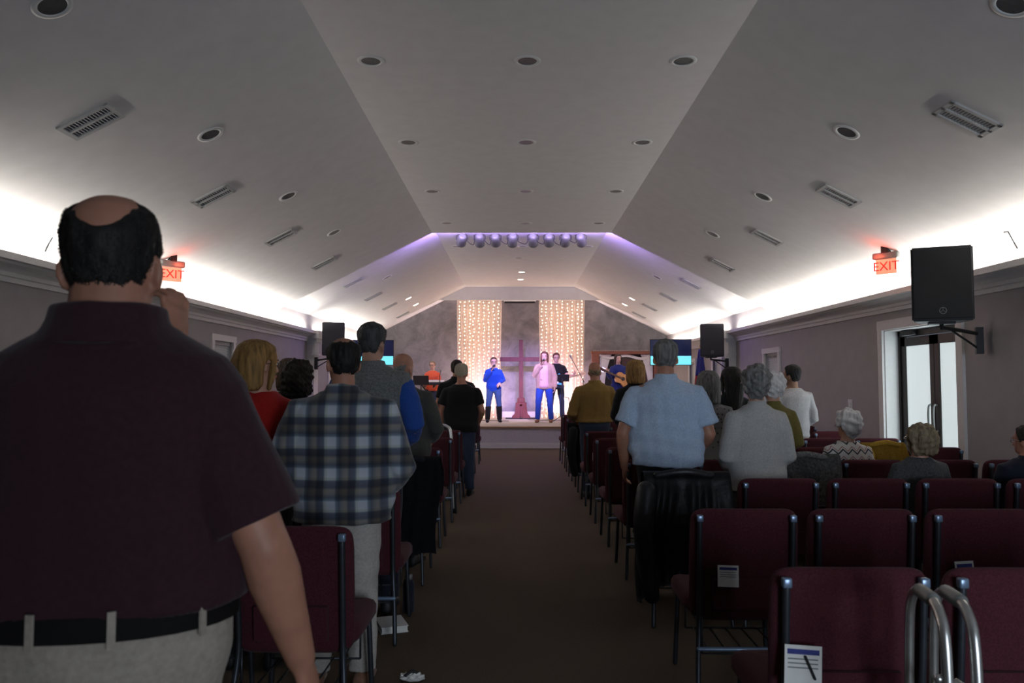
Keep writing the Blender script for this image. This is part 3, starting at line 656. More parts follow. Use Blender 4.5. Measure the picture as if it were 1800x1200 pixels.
def person(label, loc, yaw, h, build='m', gw=1, gd=1, belly=0, skin='skin', arms=None, sit=False, top=None, bottom=None, hair=None, hyaw=0, hpitch=0, hroll=0, voxel=.011, face=False, glasses=False, shoes='black', lean=0, legs=None, head_k=1.0, belt=None, group=None, seed=1, skirt=None, name='person', neck=1.0, hz=1.516, shw=1.0, shz=1.372):
    s = h/1.75; root = empty(name, loc, yaw, label, 'person', group)
    dz = (.545/s-.90) if sit else 0.0            # seated: the trunk sinks so the hips meet the seat
    T = Matrix.Translation((0, 0, dz*s)) @ Matrix.Translation((0, 0, .9*s)) @ Matrix.Rotation(R(-lean), 4, 'X') @ Matrix.Translation((0, 0, -.9*s))
    def V(x, y, z): return T @ Vector((x*s, y*s, z*s))
    sw = (.178 if build == 'm' else .152)*(1+(gw-1)*.75)*shw
    A = {}
    for sd, nm in ((1, 'r'), (-1, 'l')):
        a = (arms or {}).get(nm, {})
        a = dict(a)
        if 'wrw' in a: q_ = (Matrix.Translation(loc) @ Matrix.Rotation(yaw, 4, 'Z') @ T).inverted() @ Vector(a['wrw']); a['wr'] = tuple(q_/s)
        A[sd] = dict(sh=V(sd*sw, -.008, shz), el=V(*a['el']) if 'el' in a else V(sd*(sw+.075), -.03, 1.12), wr=V(*a['wr']) if 'wr' in a else V(sd*(sw-.03), .19, 1.02), dir=a.get('dir'), n=a.get('n'), curl=a.get('curl', .5), thumb=a.get('thumb'))
    hx = .092
    if legs: LG = {sd: [Vector(p)*s for p in legs[sd]] for sd in (1, -1)}
    elif sit: LG = {sd: [Vector((sd*.10*s, .02, .56)), Vector((sd*.12*s, .40*s, .53)), Vector((sd*.12*s, .42*s, .09))] for sd in (1, -1)}
    else: LG = {sd: [Vector((sd*hx*s, 0, .90*s)), Vector((sd*.105*s, .015*s, .49*s)), Vector((sd*.115*s, -.015*s, .085*s))] for sd in (1, -1)}
    rs = 1+(gw-1)*.6
    HT = T @ Matrix.Translation((0, -.005*s, hz*s)) @ Matrix.Rotation(R(hyaw), 4, 'Z') @ Matrix.Rotation(R(hpitch), 4, 'X') @ Matrix.Rotation(R(hroll), 4, 'Y')
    hk = s*head_k if not head_k == 1.0 else .55+.45*s
    # body: one continuous surface
    bm = nb()
    loft(bm, torso_rings(build, s, gw, gd, belly, 0, .80, 1.505, T))
    tube(bm, [V(0, -.022, 1.42), V(0, -.018, 1.49), HT @ Vector((0, -.012, .02)), HT @ Vector((0, -.01, .07))], [.062*s*rs**.5*neck, .058*s*rs**.6*neck, .056*s*rs**.5*neck, .054*s*neck], 16)
    head_rings(bm, HT, hk)
    k = hk
    tube(bm, [HT @ Vector((0, .088, .118))*1, HT @ Vector((0, .102*k, .095*k)), HT @ Vector((0, .112*k, .076*k))], [.007*k, .009*k, .0135*k], 8)
    for sd in (1, -1):
        ell(bm, HT @ Vector((sd*.010*k, .101*k, .074*k)), (.009*k, .010*k, .008*k), sub=1)
        ell(bm, HT @ Vector((sd*.079*k, -.008*k, .092*k)), (.009*k, .021*k, .033*k), HT.to_3x3() @ (Matrix.Rotation(R(sd*22), 3, 'Z') @ Matrix.Rotation(R(10), 3, 'X')))
        ell(bm, HT @ Vector((sd*.032*k, .082*k, .129*k)), (.022*k, .012*k, .007*k), sub=1)
        a = A[sd]; m_ = a['sh'].lerp(a['el'], .5)
        tube(bm, [V(sd*.075, -.01, 1.415), a['sh'], a['sh'].lerp(a['el'], .3), m_, a['el']], [.05*s, .060*s*rs, .054*s*rs, .049*s*rs, .041*s*rs], 14)
        fd = (a['wr']-a['el']).normalized()
        tube(bm, [a['el'], a['el'].lerp(a['wr'], .25), a['el'].lerp(a['wr'], .6), a['wr']], [.042*s*rs, .045*s*rs, .036*s*rs, .027*s*rs**.5], 14)
        D = Vector(a['dir']) if a['dir'] else fd; N = Vector(a['n']) if a['n'] else Vector((-sd, .1, -.2))
        # thumb side: for palms facing inwards the thumb points forward / up
        th = a['thumb']
        if th is None:
            L = D.cross((N-D*N.dot(D)).normalized()); th = 1 if L.dot(Vector((0, 1, .8))) > 0 else -1
        hand(bm, a['wr'], D, N, th, a['curl'], s)
        q = LG[sd]; b = q[1]-q[0]
        tube(bm, [q[0], q[0].lerp(q[1], .35), q[1], q[1].lerp(q[2], .3), q[1].lerp(q[2], .7), q[2]], [.085*s*rs, .078*s*rs, .054*s*rs, .055*s*rs, .042*s, .035*s], 14)
        tube(bm, [q[2]+Vector((0, -.02*s, -.035*s)), q[2]+Vector((0, .07*s, -.045*s)), q[2]+Vector((sd*.012*s, .15*s, -.055*s))], [.034*s, .034*s, .024*s], 10)
    body = link('body', remesh(bm, voxel, 2), M[skin], root)
    # top
    if top:
        inf = top.get('inf', .014); z0 = top.get('hem', .86); col = top.get('collar', True); bm = nb()
        rr = torso_rings(build, s, gw, gd, belly, inf, max(.82, z0), 1.482, T, top.get('loose', 0))
        if z0 < .82 or skirt: pass
        fl = top.get('flare', 0)
        if fl:
            rr[0] = [Vector((p.x*(1+fl), p.y*(1+fl), p.z)) for p in rr[0]]
        loft(bm, rr)
        nk = V(0, -.018, 1.49)
        if col:
            ax = (HT.to_3x3() @ Vector((0, 0, 1))).normalized(); rc = (.074 if build == 'm' else .062)*s*rs**.5*neck
            tube(bm, [nk-ax*.04*s, nk, nk+ax*.028*s], [rc*1.3, rc*1.10, rc*1.03], 20, False)
        sl = top.get('sleeve', 'long')
        for sd in (1, -1):
            a = A[sd]; rs2 = rs*top.get('sl_w', 1); si = inf*.8
            tube(bm, [V(sd*.075, -.01, 1.415), a['sh'], a['sh'].lerp(a['el'], .35 if sl != 'none' else .06)], [.054*s, (.060*rs+si)*s, (.057*rs2+si)*s if sl != 'none' else (.055*rs)*s], 16, True)
            if sl == 'short':
                e = top.get('sl_end', .68); tube(bm, [a['sh'], a['sh'].lerp(a['el'], .35), a['sh'].lerp(a['el'], e)], [(.060*rs+si)*s, (.058*rs2+si)*s, (.060*rs2+si)*s], 18, False)
            elif sl == 'long':
                pts = [a['sh'].lerp(a['el'], .3), a['sh'].lerp(a['el'], .7), a['el'], a['el'].lerp(a['wr'], .4), a['el'].lerp(a['wr'], .93)]
                tube(bm, pts, [(.055*rs2+si)*s, (.049*rs2+si)*s, (.046*rs2+si)*s, (.044*rs2+si)*s, (.032*rs2+si)*s], 16)
        me = remesh(bm, voxel*.95, 3)
        p, nn = co_get(me); am = top.get('fold', .0045)
        low = sstep(1.25*s+dz*s, .95*s+dz*s, p[:, 2])
        f = snoise(p, (7, 7, 26), seed)*(.35+.9*low)+.5*snoise(p, (26, 22, 18), seed+5)
        co_set(me, p+nn*(f*am*.95)[:, None])
        sh_ = link(top.get('name', 'shirt'), me, M[top['mat']], root)
        if top.get('sleeve_mat'):      # a vest: the sleeves belong to the shirt under it
            for sd in (1, -1):
                bm = nb(); a = A[sd]; tube(bm, [a['sh'].lerp(a['el'], .08), a['sh'].lerp(a['el'], .4), a['el'], a['el'].lerp(a['wr'], .5), a['el'].lerp(a['wr'], .95)], [(.054*rs+.012)*s, (.056*rs+.014)*s, (.048*rs+.01)*s, (.043*rs+.01)*s, .04*s], 16)
                me = remesh(bm, voxel*.95, 3); p, nn = co_get(me); co_set(me, p+nn*(snoise(p, (30, 30, 30), seed+3)*.004)[:, None]); link('shirt_sleeve', me, M[top['sleeve_mat']], root)
    # trousers
    if bottom:
        inf = bottom.get('inf', .012); bm = nb(); lz = bottom.get('rise', min(1.03, (top or {}).get('hem', 1)+.045))
        loft(bm, torso_rings(build, s, gw, gd, belly*.6, inf*.7, .80, lz, T))
        for sd in (1, -1):
            q = LG[sd]; rl = rs*bottom.get('leg_w', 1); e = bottom.get('end', 1.0)
            tube(bm, [q[0], q[0].lerp(q[1], .35), q[1], q[1].lerp(q[2], .4), q[1].lerp(q[2], e)], [(.088*rs+inf)*s, (.082*rl+inf)*s, (.060*rl+inf)*s, (.057*rl+inf)*s, (.050*rl+inf)*s], 16, False)
        me = remesh(bm, voxel, 3); p, nn = co_get(me); co_set(me, p+nn*(snoise(p, (22, 22, 30), seed+9)*.0035)[:, None]); link('trousers', me, M[bottom['mat']], root)
    if skirt:
        bm = nb(); rings = []
        for z, a, b in skirt['rings']: rings.append([Vector((a*s*math.cos(q)*(1+.03*math.sin(6*q)), b*s*math.sin(q)*(1+.03*math.sin(6*q)), z*s)) for q in [2*math.pi*i/36 for i in range(36)]])
        loft(bm, rings); link('skirt', remesh(bm, voxel, 3), M[skirt['mat']], root)
    if belt:
        zb_ = belt; bm = nb(); rr = torso_rings(build, s, gw, gd, belly*.6, .018, zb_-.019, zb_+.019, T); loft(bm, rr, False); obj('belt', bm, M['c_belt'], root, True)
    # shoes
    if shoes:
        for sd in (1, -1):
            q = LG[sd][2]; bm = nb(); b0 = q.z-.085*s if not sit else q.z-.09
            def sr(y, hw, z1): return [Vector((q.x+sd*.012*s*(y/.15)+hw*s*math.cos(t), q.y+y*s, b0+max(0, (.5+.5*math.sin(t)))*z1*s)) for t in [2*math.pi*i/16 for i in range(16)]]
            loft(bm, [sr(-.085, .022, .07), sr(-.07, .036, .095), sr(-.02, .042, .105), (sr(.04, .044, .09)), sr(.10, .050, .07), sr(.15, .046, .055), sr(.185, .026, .04)]); obj('shoe', bm, M[shoes], root, True)
    # hair
    if hair:
        kind = hair['kind']; hm = M[hair['mat']]; tk = hair.get('t', .012); vx = min(voxel, .008)
        if kind in ('short', 'balding', 'bald_ring', 'curly', 'cap'):
            bm = nb(); head_rings(bm, I4, 1.0); me = remesh(bm, .0055 if voxel < .01 else .007, 3); p, nn = co_get(me)
            az = np.degrees(np.arctan2(np.abs(p[:, 0]), p[:, 1]+.005))
            zmin = np.interp(az, [0, 45, 62, 78, 88, 108, 122, 180], [.198, .192, .165, .10, .118, .115, .05, hair.get('nape', .025)])
            m_ = sstep(-.006, .010, p[:, 2]-zmin)
            if kind == 'cap': zmin = np.interp(az, [0, 60, 100, 180], [.155, .14, .10, .065]); m_ = sstep(-.004, .006, p[:, 2]-zmin)
            if kind == 'balding':
                sd0, bk0 = hair.get('side', .195), hair.get('back', .178)
                zt = np.interp(az, [0, 70, 95, 120, 150, 180], [.12, .15, sd0, sd0-.004, sd0*.45+bk0*.55, bk0]); zt = zt+.006*snoise(p, (60, 60, 60), seed+8)
                m_ *= 1-sstep(-.018, .020, p[:, 2]-zt)
            if kind == 'bald_ring':
                zt = np.interp(az, [0, 70, 100, 180], [.10, .13, .15, .12]); m_ *= 1-sstep(-.015, .015, p[:, 2]-zt)
            ns = .5+.5*snoise(p, (70, 70, 50), seed+2)
            off = -.004+(tk+.004)*m_
            if kind == 'curly':
                bb = snoise(p, (95, 95, 95), seed+4, 9)
                off += m_*(.010*np.clip(bb, -1, 1.6)); off += m_*.012*sstep(60, 140, az)
            else: off += m_*(.003*snoise(p, (120, 120, 45), seed+4, 9))
            p2 = p+nn*off[:, None]
            Hn = np.array(HT @ Matrix.Scale(hk, 4)); p3 = p2 @ Hn[:3, :3].T+Hn[:3, 3]; co_set(me, p3)
            st_n = hair.get('strands', 0)
            if st_n:
                rs_ = np.random.RandomState(seed); idx = np.where(m_ > .8)[0]; bm = nb(); bm.from_mesh(me)
                Rn = Hn[:3, :3]
                for i in rs_.choice(idx, st_n):
                    a0 = p2[i]-nn[i]*.003; dn = np.array((0, -.25, -1.0))+rs_.normal(size=3)*.35; dn -= nn[i]*dn.dot(nn[i])*.9; dn /= np.linalg.norm(dn)+1e-6
                    ln = hair.get('len', .018)*rs_.uniform(.6, 1.2); sdv = np.cross(dn, nn[i])*.0011
                    q0, q1, q2 = a0, a0+dn*ln*.5+nn[i]*.005, a0+dn*ln+nn[i]*.0035
                    vs = [bm.verts.new(Rn @ x+Hn[:3, 3]) for x in (q0-sdv, q0+sdv, q1+sdv, q1-sdv, q2)]
                    bm.faces.new(vs[:4]); bm.faces.new((vs[3], vs[2], vs[4]))
                bm.to_mesh(me); bm.free(); me.shade_smooth()
            link('knit_cap' if kind == 'cap' else 'hair', me, hm, root)
        else:      # long styles: volumes around the skull, welded into one surface
            bm = nb(); ln = hair.get('len', .10); wd = hair.get('w', 1.0); k = hk
            HK = HT @ Matrix.Scale(k, 4)
            prof = [(.246, .02, .02), (.238, .05, .055), (.215, .076, .088), (.18, .091, .104), (.135, .097, .108), (.09, .098, .104), (.045, .096, .094), (0, .093, .085)]
            z = -.04
            while z > .02-ln-.02: prof.append((z, .093-.02*(z/-.3 if hair.get('taper', 1) else 0), .07-.02*(z/-.3))); z -= .05
            zend = .02-ln; prof = [q for q in prof if q[0] > zend]+[(zend, prof[-1][1]*.92, prof[-1][2]*.8)]
            rings = []
            for z, a, b in prof:
                f = sstep(.10, .20, np.array([z]))[0]; cy = -.028-.022*(1-f)-(.012 if z < 0 else 0)
                yf = .5+.5*f
                rings.append([HK @ Vector((a*wd*math.cos(q), cy+b*(math.sin(q) if math.sin(q) < 0 else math.sin(q)*(.42+.74*f)), z)) for q in [2*math.pi*i/28 for i in range(28)]])
            loft(bm, rings)
            for sd in (1, -1):
                if hair.get('front', True): tube(bm, [HK @ Vector((sd*.055, .05, .195)), HK @ Vector((sd*.078, .04, .13)), HK @ Vector((sd*.082, .028, .06)), HK @ Vector((sd*.078, .012, max(zend, -.12)+.01))], [.016*k, .018*k, .019*k, .013*k], 10)
            if hair.get('fringe'): tube(bm, [HK @ Vector((-.05, .075, .185)), HK @ Vector((0, .092, .182)), HK @ Vector((.05, .075, .185))], [.016*k, .018*k, .016*k], 10)
            me = remesh(bm, .008 if voxel < .012 else .010, 3); p, nn = co_get(me)
            Hi = np.array(HK.inverted()); pl_ = p @ Hi[:3, :3].T+Hi[:3, 3]
            ph = np.arctan2(pl_[:, 0], pl_[:, 1]+.03); st_ = np.sin(ph*23+4*snoise(pl_, (8, 8, 16), seed))*.5+np.sin(ph*41+3*snoise(pl_, (6, 6, 12), seed+1))*.35
            amp = hair.get('wave', .0028)
            off = st_*amp*sstep(.24, .17, pl_[:, 2])
            if hair.get('curl'): off = off+.008*snoise(pl_, (70, 70, 70), seed+6, 9)
            co_set(me, p+nn*off[:, None]); link('hair', me, hm, root)
    if glasses:
        bm = nb(); k = hk
        for sd in (1, -1):
            tube(bm, [HT @ Vector(((sd*.033+.024*math.cos(q))*k, (.104-.006*abs(math.cos(q)))*k, (.113+.018*math.sin(q))*k)) for q in [2*math.pi*i/16 for i in range(17)]], .0022, 5, False)
            tube(bm, [HT @ Vector((sd*.057*k, .098*k, .118*k)), HT @ Vector((sd*.079*k, .05*k, .118*k)), HT @ Vector((sd*.083*k, -.01*k, .112*k))], .002, 5)
        tube(bm, [HT @ Vector((-.009*k, .108*k, .116*k)), HT @ Vector((.009*k, .108*k, .116*k))], .002, 5)
        obj('glasses', bm, M['chrome'] if glasses == 'silver' else M['black'], root)
    if face:
        k = hk
        for sd in (1, -1):
            bm = nb(); ell(bm, HT @ Vector((sd*.032*k, .079*k, .113*k)), (.0115*k, .0105*k, .006*k), HT.to_3x3()); ey = obj('eye', bm, M['eye'], root, True)
            bm = nb(); ell(bm, HT @ Vector((sd*.032*k, .0875*k, .113*k)), (.0052*k, .0035*k, .0052*k), HT.to_3x3()); obj('iris', bm, M['iris'], ey, True)
            bm = nb(); tube(bm, [HT @ Vector((sd*.014*k, .095*k, .131*k)), HT @ Vector((sd*.033*k, .094*k, .136*k)), HT @ Vector((sd*.052*k, .080*k, .131*k))], [.003*k, .004*k, .002*k], 6); obj('eyebrow', bm, M['brow'], root)
        bm = nb(); ell(bm, HT @ Vector((0, .094*k, .045*k)), (.024*k, .006*k, .008*k), HT.to_3x3()); obj('lips', bm, M['lip'], root, True)
    return root, T, A, s, HT
def XY(px, Y): return P(px, 672, Y).x
def stand(px, Y, z=0): return (XY(px, Y), Y, z)
def ht(py, Y): return P(900, py, Y).z

# ---- left of the aisle
MANX = XY(196, 1.45)
r_man = person('balding man in maroon polo and khaki trousers, nearest the camera, hand raised to his face', (MANX, 1.45, 0), R(9), ht(340, 1.45)+.032, 'm', 1.13, 1.1, .05, 'skin2',
  arms={'r': dict(el=(.268, -.03, 1.10), wr=(.322, .07, .87), n=(-1, .1, 0), curl=.45), 'l': dict(el=(-.17, .26, 1.19), wrw=P(288, 618, 1.74), dir=(.22, .1, .95), n=(-.85, .4, 0), curl=.75)},
  top=dict(name='polo_shirt', mat='c_maroon', sleeve='short', sl_end=.84, hem=1.01, inf=.016, loose=.178, sl_w=1.12, fold=.004), bottom=dict(mat='c_khaki', rise=1.01), belt=1.0, shoes='black',
  hair=dict(kind='balding', mat='h_black', t=.006, strands=2600, len=.009, back=.160, side=.214, nape=.070), hyaw=0, neck=1.17, hz=1.485, shw=.80, shz=1.345, voxel=.007, seed=11)
root, T, A, s, HT = r_man
rr_ = torso_rings('m', s, 1.13, 1.1, .03, .022, .98, 1.02, T)
for i in (17, 20, 22, 25):
    a_, b_ = rr_[0][i], rr_[-1][i]; dn = Vector((a_.x, a_.y, 0)).normalized(); sd_ = dn.cross(Vector((0, 0, 1))); bm = nb()
    c0 = (a_+b_)/2+dn*.002; Mx = Matrix((sd_, dn, Vector((0, 0, 1)))).transposed().to_4x4()
    bmesh.ops.create_cube(bm, size=1, matrix=Matrix.Translation(c0) @ Mx @ Matrix.Diagonal((.013, .005, .062, 1))); obj('belt_loop', bm, M['c_khaki'], root)
person('man in grey and navy plaid flannel shirt and stone trousers, standing left of aisle', stand(603, 3.85), R(5), ht(596, 3.85), 'm', 1.24, 1.15, .04, 'skin2',
  arms={'r': dict(el=(.31, -.04, 1.10), wr=(.24, .2, .98)), 'l': dict(el=(-.31, -.04, 1.10), wr=(-.24, .2, .98))},
  top=dict(name='plaid_shirt', mat='plaid', sleeve='long', hem=.83, loose=.185, inf=.022, fold=.007, flare=.03), bottom=dict(mat='c_stone'), shoes='c_brown',
  hair=dict(kind='balding', mat='h_black', t=.008, strands=900, len=.015, back=.205, side=.21, nape=.04), hyaw=22, seed=21, voxel=.010)
person('woman with dark blonde bob and red top, face turned toward the aisle', stand(456, 4.15), R(-4), ht(602, 4.15), 'f', 1.12, 1.1, .02, 'skin',
  top=dict(name='red_top', mat='c_red', sleeve='long', hem=.88, inf=.016, loose=.16, collar=False), bottom=dict(mat='c_black'), hair=dict(kind='long', mat='h_blonde', len=.05, w=1.12), hyaw=-36, seed=31, face=True, glasses='black')
person('tall grey-haired man in grey fleece vest over royal blue shirt', stand(654, 5.1), R(2), ht(567, 5.1), 'm', 1.12, 1.05, .02, 'skin',
  arms={'r': dict(el=(.27, -.05, 1.12), wr=(.20, .18, 1.0)), 'l': dict(el=(-.27, -.05, 1.12), wr=(-.2, .18, 1.0))},
  top=dict(name='fleece_vest', mat='c_vest', sleeve='none', sleeve_mat='c_blue', hem=.90, inf=.02, loose=.17), bottom=dict(mat='c_navydark'), hair=dict(kind='short', mat='h_dgrey', t=.013, strands=800), hyaw=-22, seed=41)
person('woman with dark brown rounded hair between the red-topped woman and plaid shirt', stand(524, 5.4), 0, ht(637, 5.4), 'f', 1.1, 1.1, 0, 'skin', top=dict(name='dark_top', mat='c_dkgrey', hem=.9), bottom=dict(mat='c_black'), hair=dict(kind='long', mat='h_dark', len=.04, w=1.1, curl=True), seed=51)
person('brown-haired person farther back, only hair showing behind the dark-haired woman', stand(509, 6.4), 0, ht(633, 6.4), 'f', 1, 1, 0, 'skin', top=dict(name='dark_top', mat='c_black', hem=.9), bottom=dict(mat='c_black'), hair=dict(kind='long', mat='h_brown', len=.05, w=1.0), seed=55)
person('bald man in charcoal shirt standing ahead of the grey-vested man', stand(709, 6.4), R(-8), ht(622, 6.4), 'm', 1.16, 1.12, .04, 'skin2',
  arms={'r': dict(el=(.30, -.03, 1.12), wr=(.20, .2, 1.02)), 'l': dict(el=(-.30, -.03, 1.12), wr=(-.2, .2, 1.02))},
  top=dict(name='charcoal_shirt', mat='c_charcoal', hem=.88, loose=.18, inf=.018, fold=.006), bottom=dict(mat='c_black'), hair=dict(kind='bald_ring', mat='h_grey', t=.0018), hyaw=-20, seed=61)
person('person in black t-shirt and dark jeans wearing a beige knit cap', stand(811, 10.25), 0, ht(640, 10.25), 'm', 1.12, 1.1, .02, 'skin2',
  arms={'l': dict(el=(-.28, -.02, 1.12), wr=(-.27, .08, .88)), 'r': dict(el=(.28, -.02, 1.12), wr=(.22, .16, .95))},
  top=dict(name='black_tshirt', mat='c_black', sleeve='short', hem=.84, loose=.19, collar=False), bottom=dict(mat='c_djean'), shoes='c_black', hair=dict(kind='cap', mat='c_beanie', t=.014), seed=71)
person('dark-haired man in black shirt, head just above the beige knit cap', stand(803, 11.5), 0, ht(633, 11.5), 'm', 1.1, 1, 0, 'skin2', top=dict(name='black_shirt', mat='c_black', sleeve='short', hem=.86), bottom=dict(mat='c_djean'), hair=dict(kind='short', mat='h_dark', t=.012), seed=75)
# ---- right of the aisle
person('grey-haired man in pale blue polo shirt standing right of the aisle', stand(1170, 5.45), R(-6), ht(598, 5.45), 'm', 1.17, 1.15, .05, 'skin2',
  arms={'l': dict(el=(-.295, -.02, 1.11), wr=(-.285, .10, .87), curl=.5), 'r': dict(el=(.285, -.03, 1.11), wr=(.24, .19, .97))},
  top=dict(name='polo_shirt', mat='c_polo', sleeve='short', sl_end=.78, hem=.885, loose=.188, inf=.018, sl_w=1.12, fold=.011, flare=.02), bottom=dict(mat='c_black'), hair=dict(kind='short', mat='h_grey', t=.009, strands=900, nape=.02), seed=81, voxel=.010)
person('man in mustard shirt and jeans with thinning hair near the stage', stand(1045, 10.05), R(4), ht(637, 10.05), 'm', 1.13, 1.15, .04, 'skin2',
  arms={'l': dict(el=(-.31, -.04, 1.10), wr=(-.22, .18, 1.0)), 'r': dict(el=(.31, -.04, 1.10), wr=(.22, .18, 1.0))},
  top=dict(name='mustard_shirt', mat='c_mustard', hem=.98, loose=.185, inf=.02, fold=.007), bottom=dict(mat='c_djean'), hair=dict(kind='bald_ring', mat='h_sandy', t=.004), seed=91)
person('woman with dark blonde bob in black sweater left of the pale blue polo', stand(1117, 8.25+.62), R(5), ht(634, 8.87), 'f', 1.15, 1.1, 0, 'skin', top=dict(name='black_sweater', mat='c_black', hem=.80, loose=.16), bottom=dict(mat='c_black'), hair=dict(kind='long', mat='h_blonde', len=.05, w=1.15), hyaw=-12, seed=95)
person('woman with straight grey bob in dark dotted blouse', stand(1243, 6.6), R(4), ht(656, 6.6), 'f', 1.2, 1.15, .03, 'skin', top=dict(name='dotted_blouse', mat='dots', hem=.82, loose=.175, inf=.02, collar=False), bottom=dict(mat='c_black'), hair=dict(kind='long', mat='h_grey', len=.07, w=1.05), seed=101)
person('woman with long black hair farther forward beside the grey bob', stand(1284, 7.75), R(6), ht(648, 7.75), 'f', 1, 1, 0, 'skin4', top=dict(name='black_top', mat='c_black', hem=.88), bottom=dict(mat='c_black'), hair=dict(kind='long', mat='h_black', len=.30, w=1.08), hyaw=14, seed=105)
person('woman with curly grey hair in light grey jacket', stand(1328, 5.42), R(5), ht(651, 5.42), 'f', 1.10, 1.1, .03, 'skin',
  arms={'l': dict(el=(-.245, -.03, 1.09), wr=(-.17, .18, 1.0)), 'r': dict(el=(.235, -.03, 1.09), wr=(.16, .18, 1.0))},
  top=dict(name='grey_jacket', mat='c_jacket', hem=.82, loose=.178, inf=.024, sl_w=1.15, fold=.006, flare=.06), bottom=dict(mat='c_dkgrey'), hair=dict(kind='curly', mat='h_grey', t=.026, nape=.0), hyaw=-8, seed=111, voxel=.010)
person('grey-haired woman in olive top mostly hidden beyond the light grey jacket', stand(1358, 6.6), R(5), ht(662, 6.6), 'f', 1.1, 1.1, 0, 'skin', top=dict(name='olive_top', mat='c_olive', hem=.86, loose=.16), bottom=dict(mat='c_khaki'), hair=dict(kind='curly', mat='h_white', t=.016), seed=115)
person('dark-haired man in heather grey sweatshirt near the right wall', stand(1392, 8.9), R(10), ht(643, 8.9), 'm', 1.06, 1.05, 0, 'skin4', top=dict(name='sweatshirt', mat='c_sweat', hem=.90, loose=.17, inf=.022, collar=False, fold=.006), bottom=dict(mat='c_khaki'), hair=dict(kind='short', mat='h_black', t=.012), hyaw=25, seed=121)
def seated(label, px, Y, py, **k):
    top_z = ht(py, Y); h = (top_z-.545)/(1-.9/1.75)      # sitting height fixes stature: hips rest at .545
    return person(label, (XY(px, Y), Y, 0), k.pop('yaw', 0), h, 'f', sit=True, **k)
ARM_SIT = {'r': dict(el=(.22, .03, 1.13), wr=(.10, .25, 1.02)), 'l': dict(el=(-.22, .03, 1.13), wr=(-.10, .25, 1.02))}
seated('seated woman with curly white hair and zigzag knit sweater', 1487, 6.22, 727, gw=1.15, gd=1.1, arms=ARM_SIT, top=dict(name='zigzag_sweater', mat='zigzag', hem=.84, loose=.17, inf=.02, collar=False), bottom=dict(mat='c_navydark'), hair=dict(kind='curly', mat='h_white', t=.042, nape=.0), hyaw=22, glasses='silver', seed=131, head_k=1.02, skin='skin')
seated('seated woman with sandy grey bob and glasses in front of glazed door', 1612, 5.08, 747, gw=1.15, gd=1.1, arms=ARM_SIT, top=dict(name='grey_cardigan', mat='c_dkgrey', hem=.84, loose=.17, inf=.02, collar=False), bottom=dict(mat='c_black'), hair=dict(kind='long', mat='h_sandy', len=.03, w=1.28, curl=True), hyaw=22, glasses='silver', seed=135, head_k=1.02, skin='skin')
seated('seated dark-haired person with glasses in dark jacket at right picture edge', 1800, 5.08, 750, gw=1.25, gd=1.15, arms=ARM_SIT, top=dict(name='dark_jacket', mat='c_navydark', hem=.84, loose=.18, inf=.03), bottom=dict(mat='c_black'), hair=dict(kind='short', mat='h_dark', t=.016), hyaw=30, glasses='silver', seed=139, head_k=1.02, skin='skin2')
# ---- on the stage
PI = math.pi
def on_stage(label, px, Y, py, yaw, **k): return person(label, (XY(px, Y), Y, SH), PI+R(yaw), ht(py, Y)-SH, voxel=k.pop('voxel', .009), face=True, **k)
def wpt(loc, yaw, v): return Matrix.Translation(loc) @ Matrix.Rotation(yaw, 4, 'Z') @ Vector(v)
LS = {1: [(.10, 0, .90), (.15, .03, .49), (.17, 0, .085)], -1: [(-.10, 0, .90), (-.14, .02, .49), (-.16, -.02, .085)]}
r_blue = on_stage('woman singer in cobalt blouse, jeans and tall dark boots', 868, 19.4, 629, 6, build='f', gw=1.12, gd=1.1, skin='skin3', legs=LS,
  arms={'r': dict(el=(.25, .02, 1.14), wr=(.085, .20, 1.385), dir=(-.35, .15, .9), n=(-.7, .2, .1), curl=1.15), 'l': dict(el=(-.27, -.02, 1.14), wr=(-.155, .16, 1.07), dir=(.5, .5, -.5), n=(.3, -.2, -.8), curl=.6)},
  top=dict(name='cobalt_blouse', mat='c_royal', hem=.83, loose=.168, inf=.018, collar=False, fold=.006), bottom=dict(mat='c_jean', leg_w=.95), hair=dict(kind='short', mat='h_brown', t=.012), glasses='black', seed=151, shoes='c_black')
r_pink = on_stage('woman singer in pink top, beige cardigan and bright blue jeans', 957, 19.3, 618, -8, build='f', gw=1.15, gd=1.1, skin='skin3', legs=LS,
  arms={'r': dict(el=(.25, .04, 1.16), wr=(.06, .19, 1.395), dir=(-.3, .1, .9), n=(-.7, .2, .1), curl=1.15), 'l': dict(el=(-.26, -.02, 1.12), wr=(-.26, .05, .88), curl=.5)},
  top=dict(name='beige_cardigan', mat='c_cardi', hem=.83, loose=.165, inf=.02, collar=False, fold=.006), bottom=dict(mat='c_bjean', leg_w=.95), hair=dict(kind='long', mat='h_auburn', len=.2, w=1.05), seed=155, shoes='c_brown')
r_bass = on_stage('bass player in black t-shirt and jeans with glasses', 978, 20.8, 621, 4, build='m', gw=1.02, gd=1, skin='skin3', legs=LS,
  arms={'r': dict(el=(.27, -.08, 1.15), wr=(.10, .16, 1.03), dir=(-.6, .3, -.6), n=(-.3, -.9, 0), curl=.7), 'l': dict(el=(-.29, .05, 1.15), wr=(-.42, .24, 1.17), dir=(-.3, .3, .6), n=(.3, -.6, .3), curl=1.0)},
  top=dict(name='black_tshirt', mat='c_black', sleeve='short', hem=.93, loose=.165, collar=False), bottom=dict(mat='c_djean'), hair=dict(kind='short', mat='h_auburn', t=.02), glasses='black', seed=159, shoes='c_black')
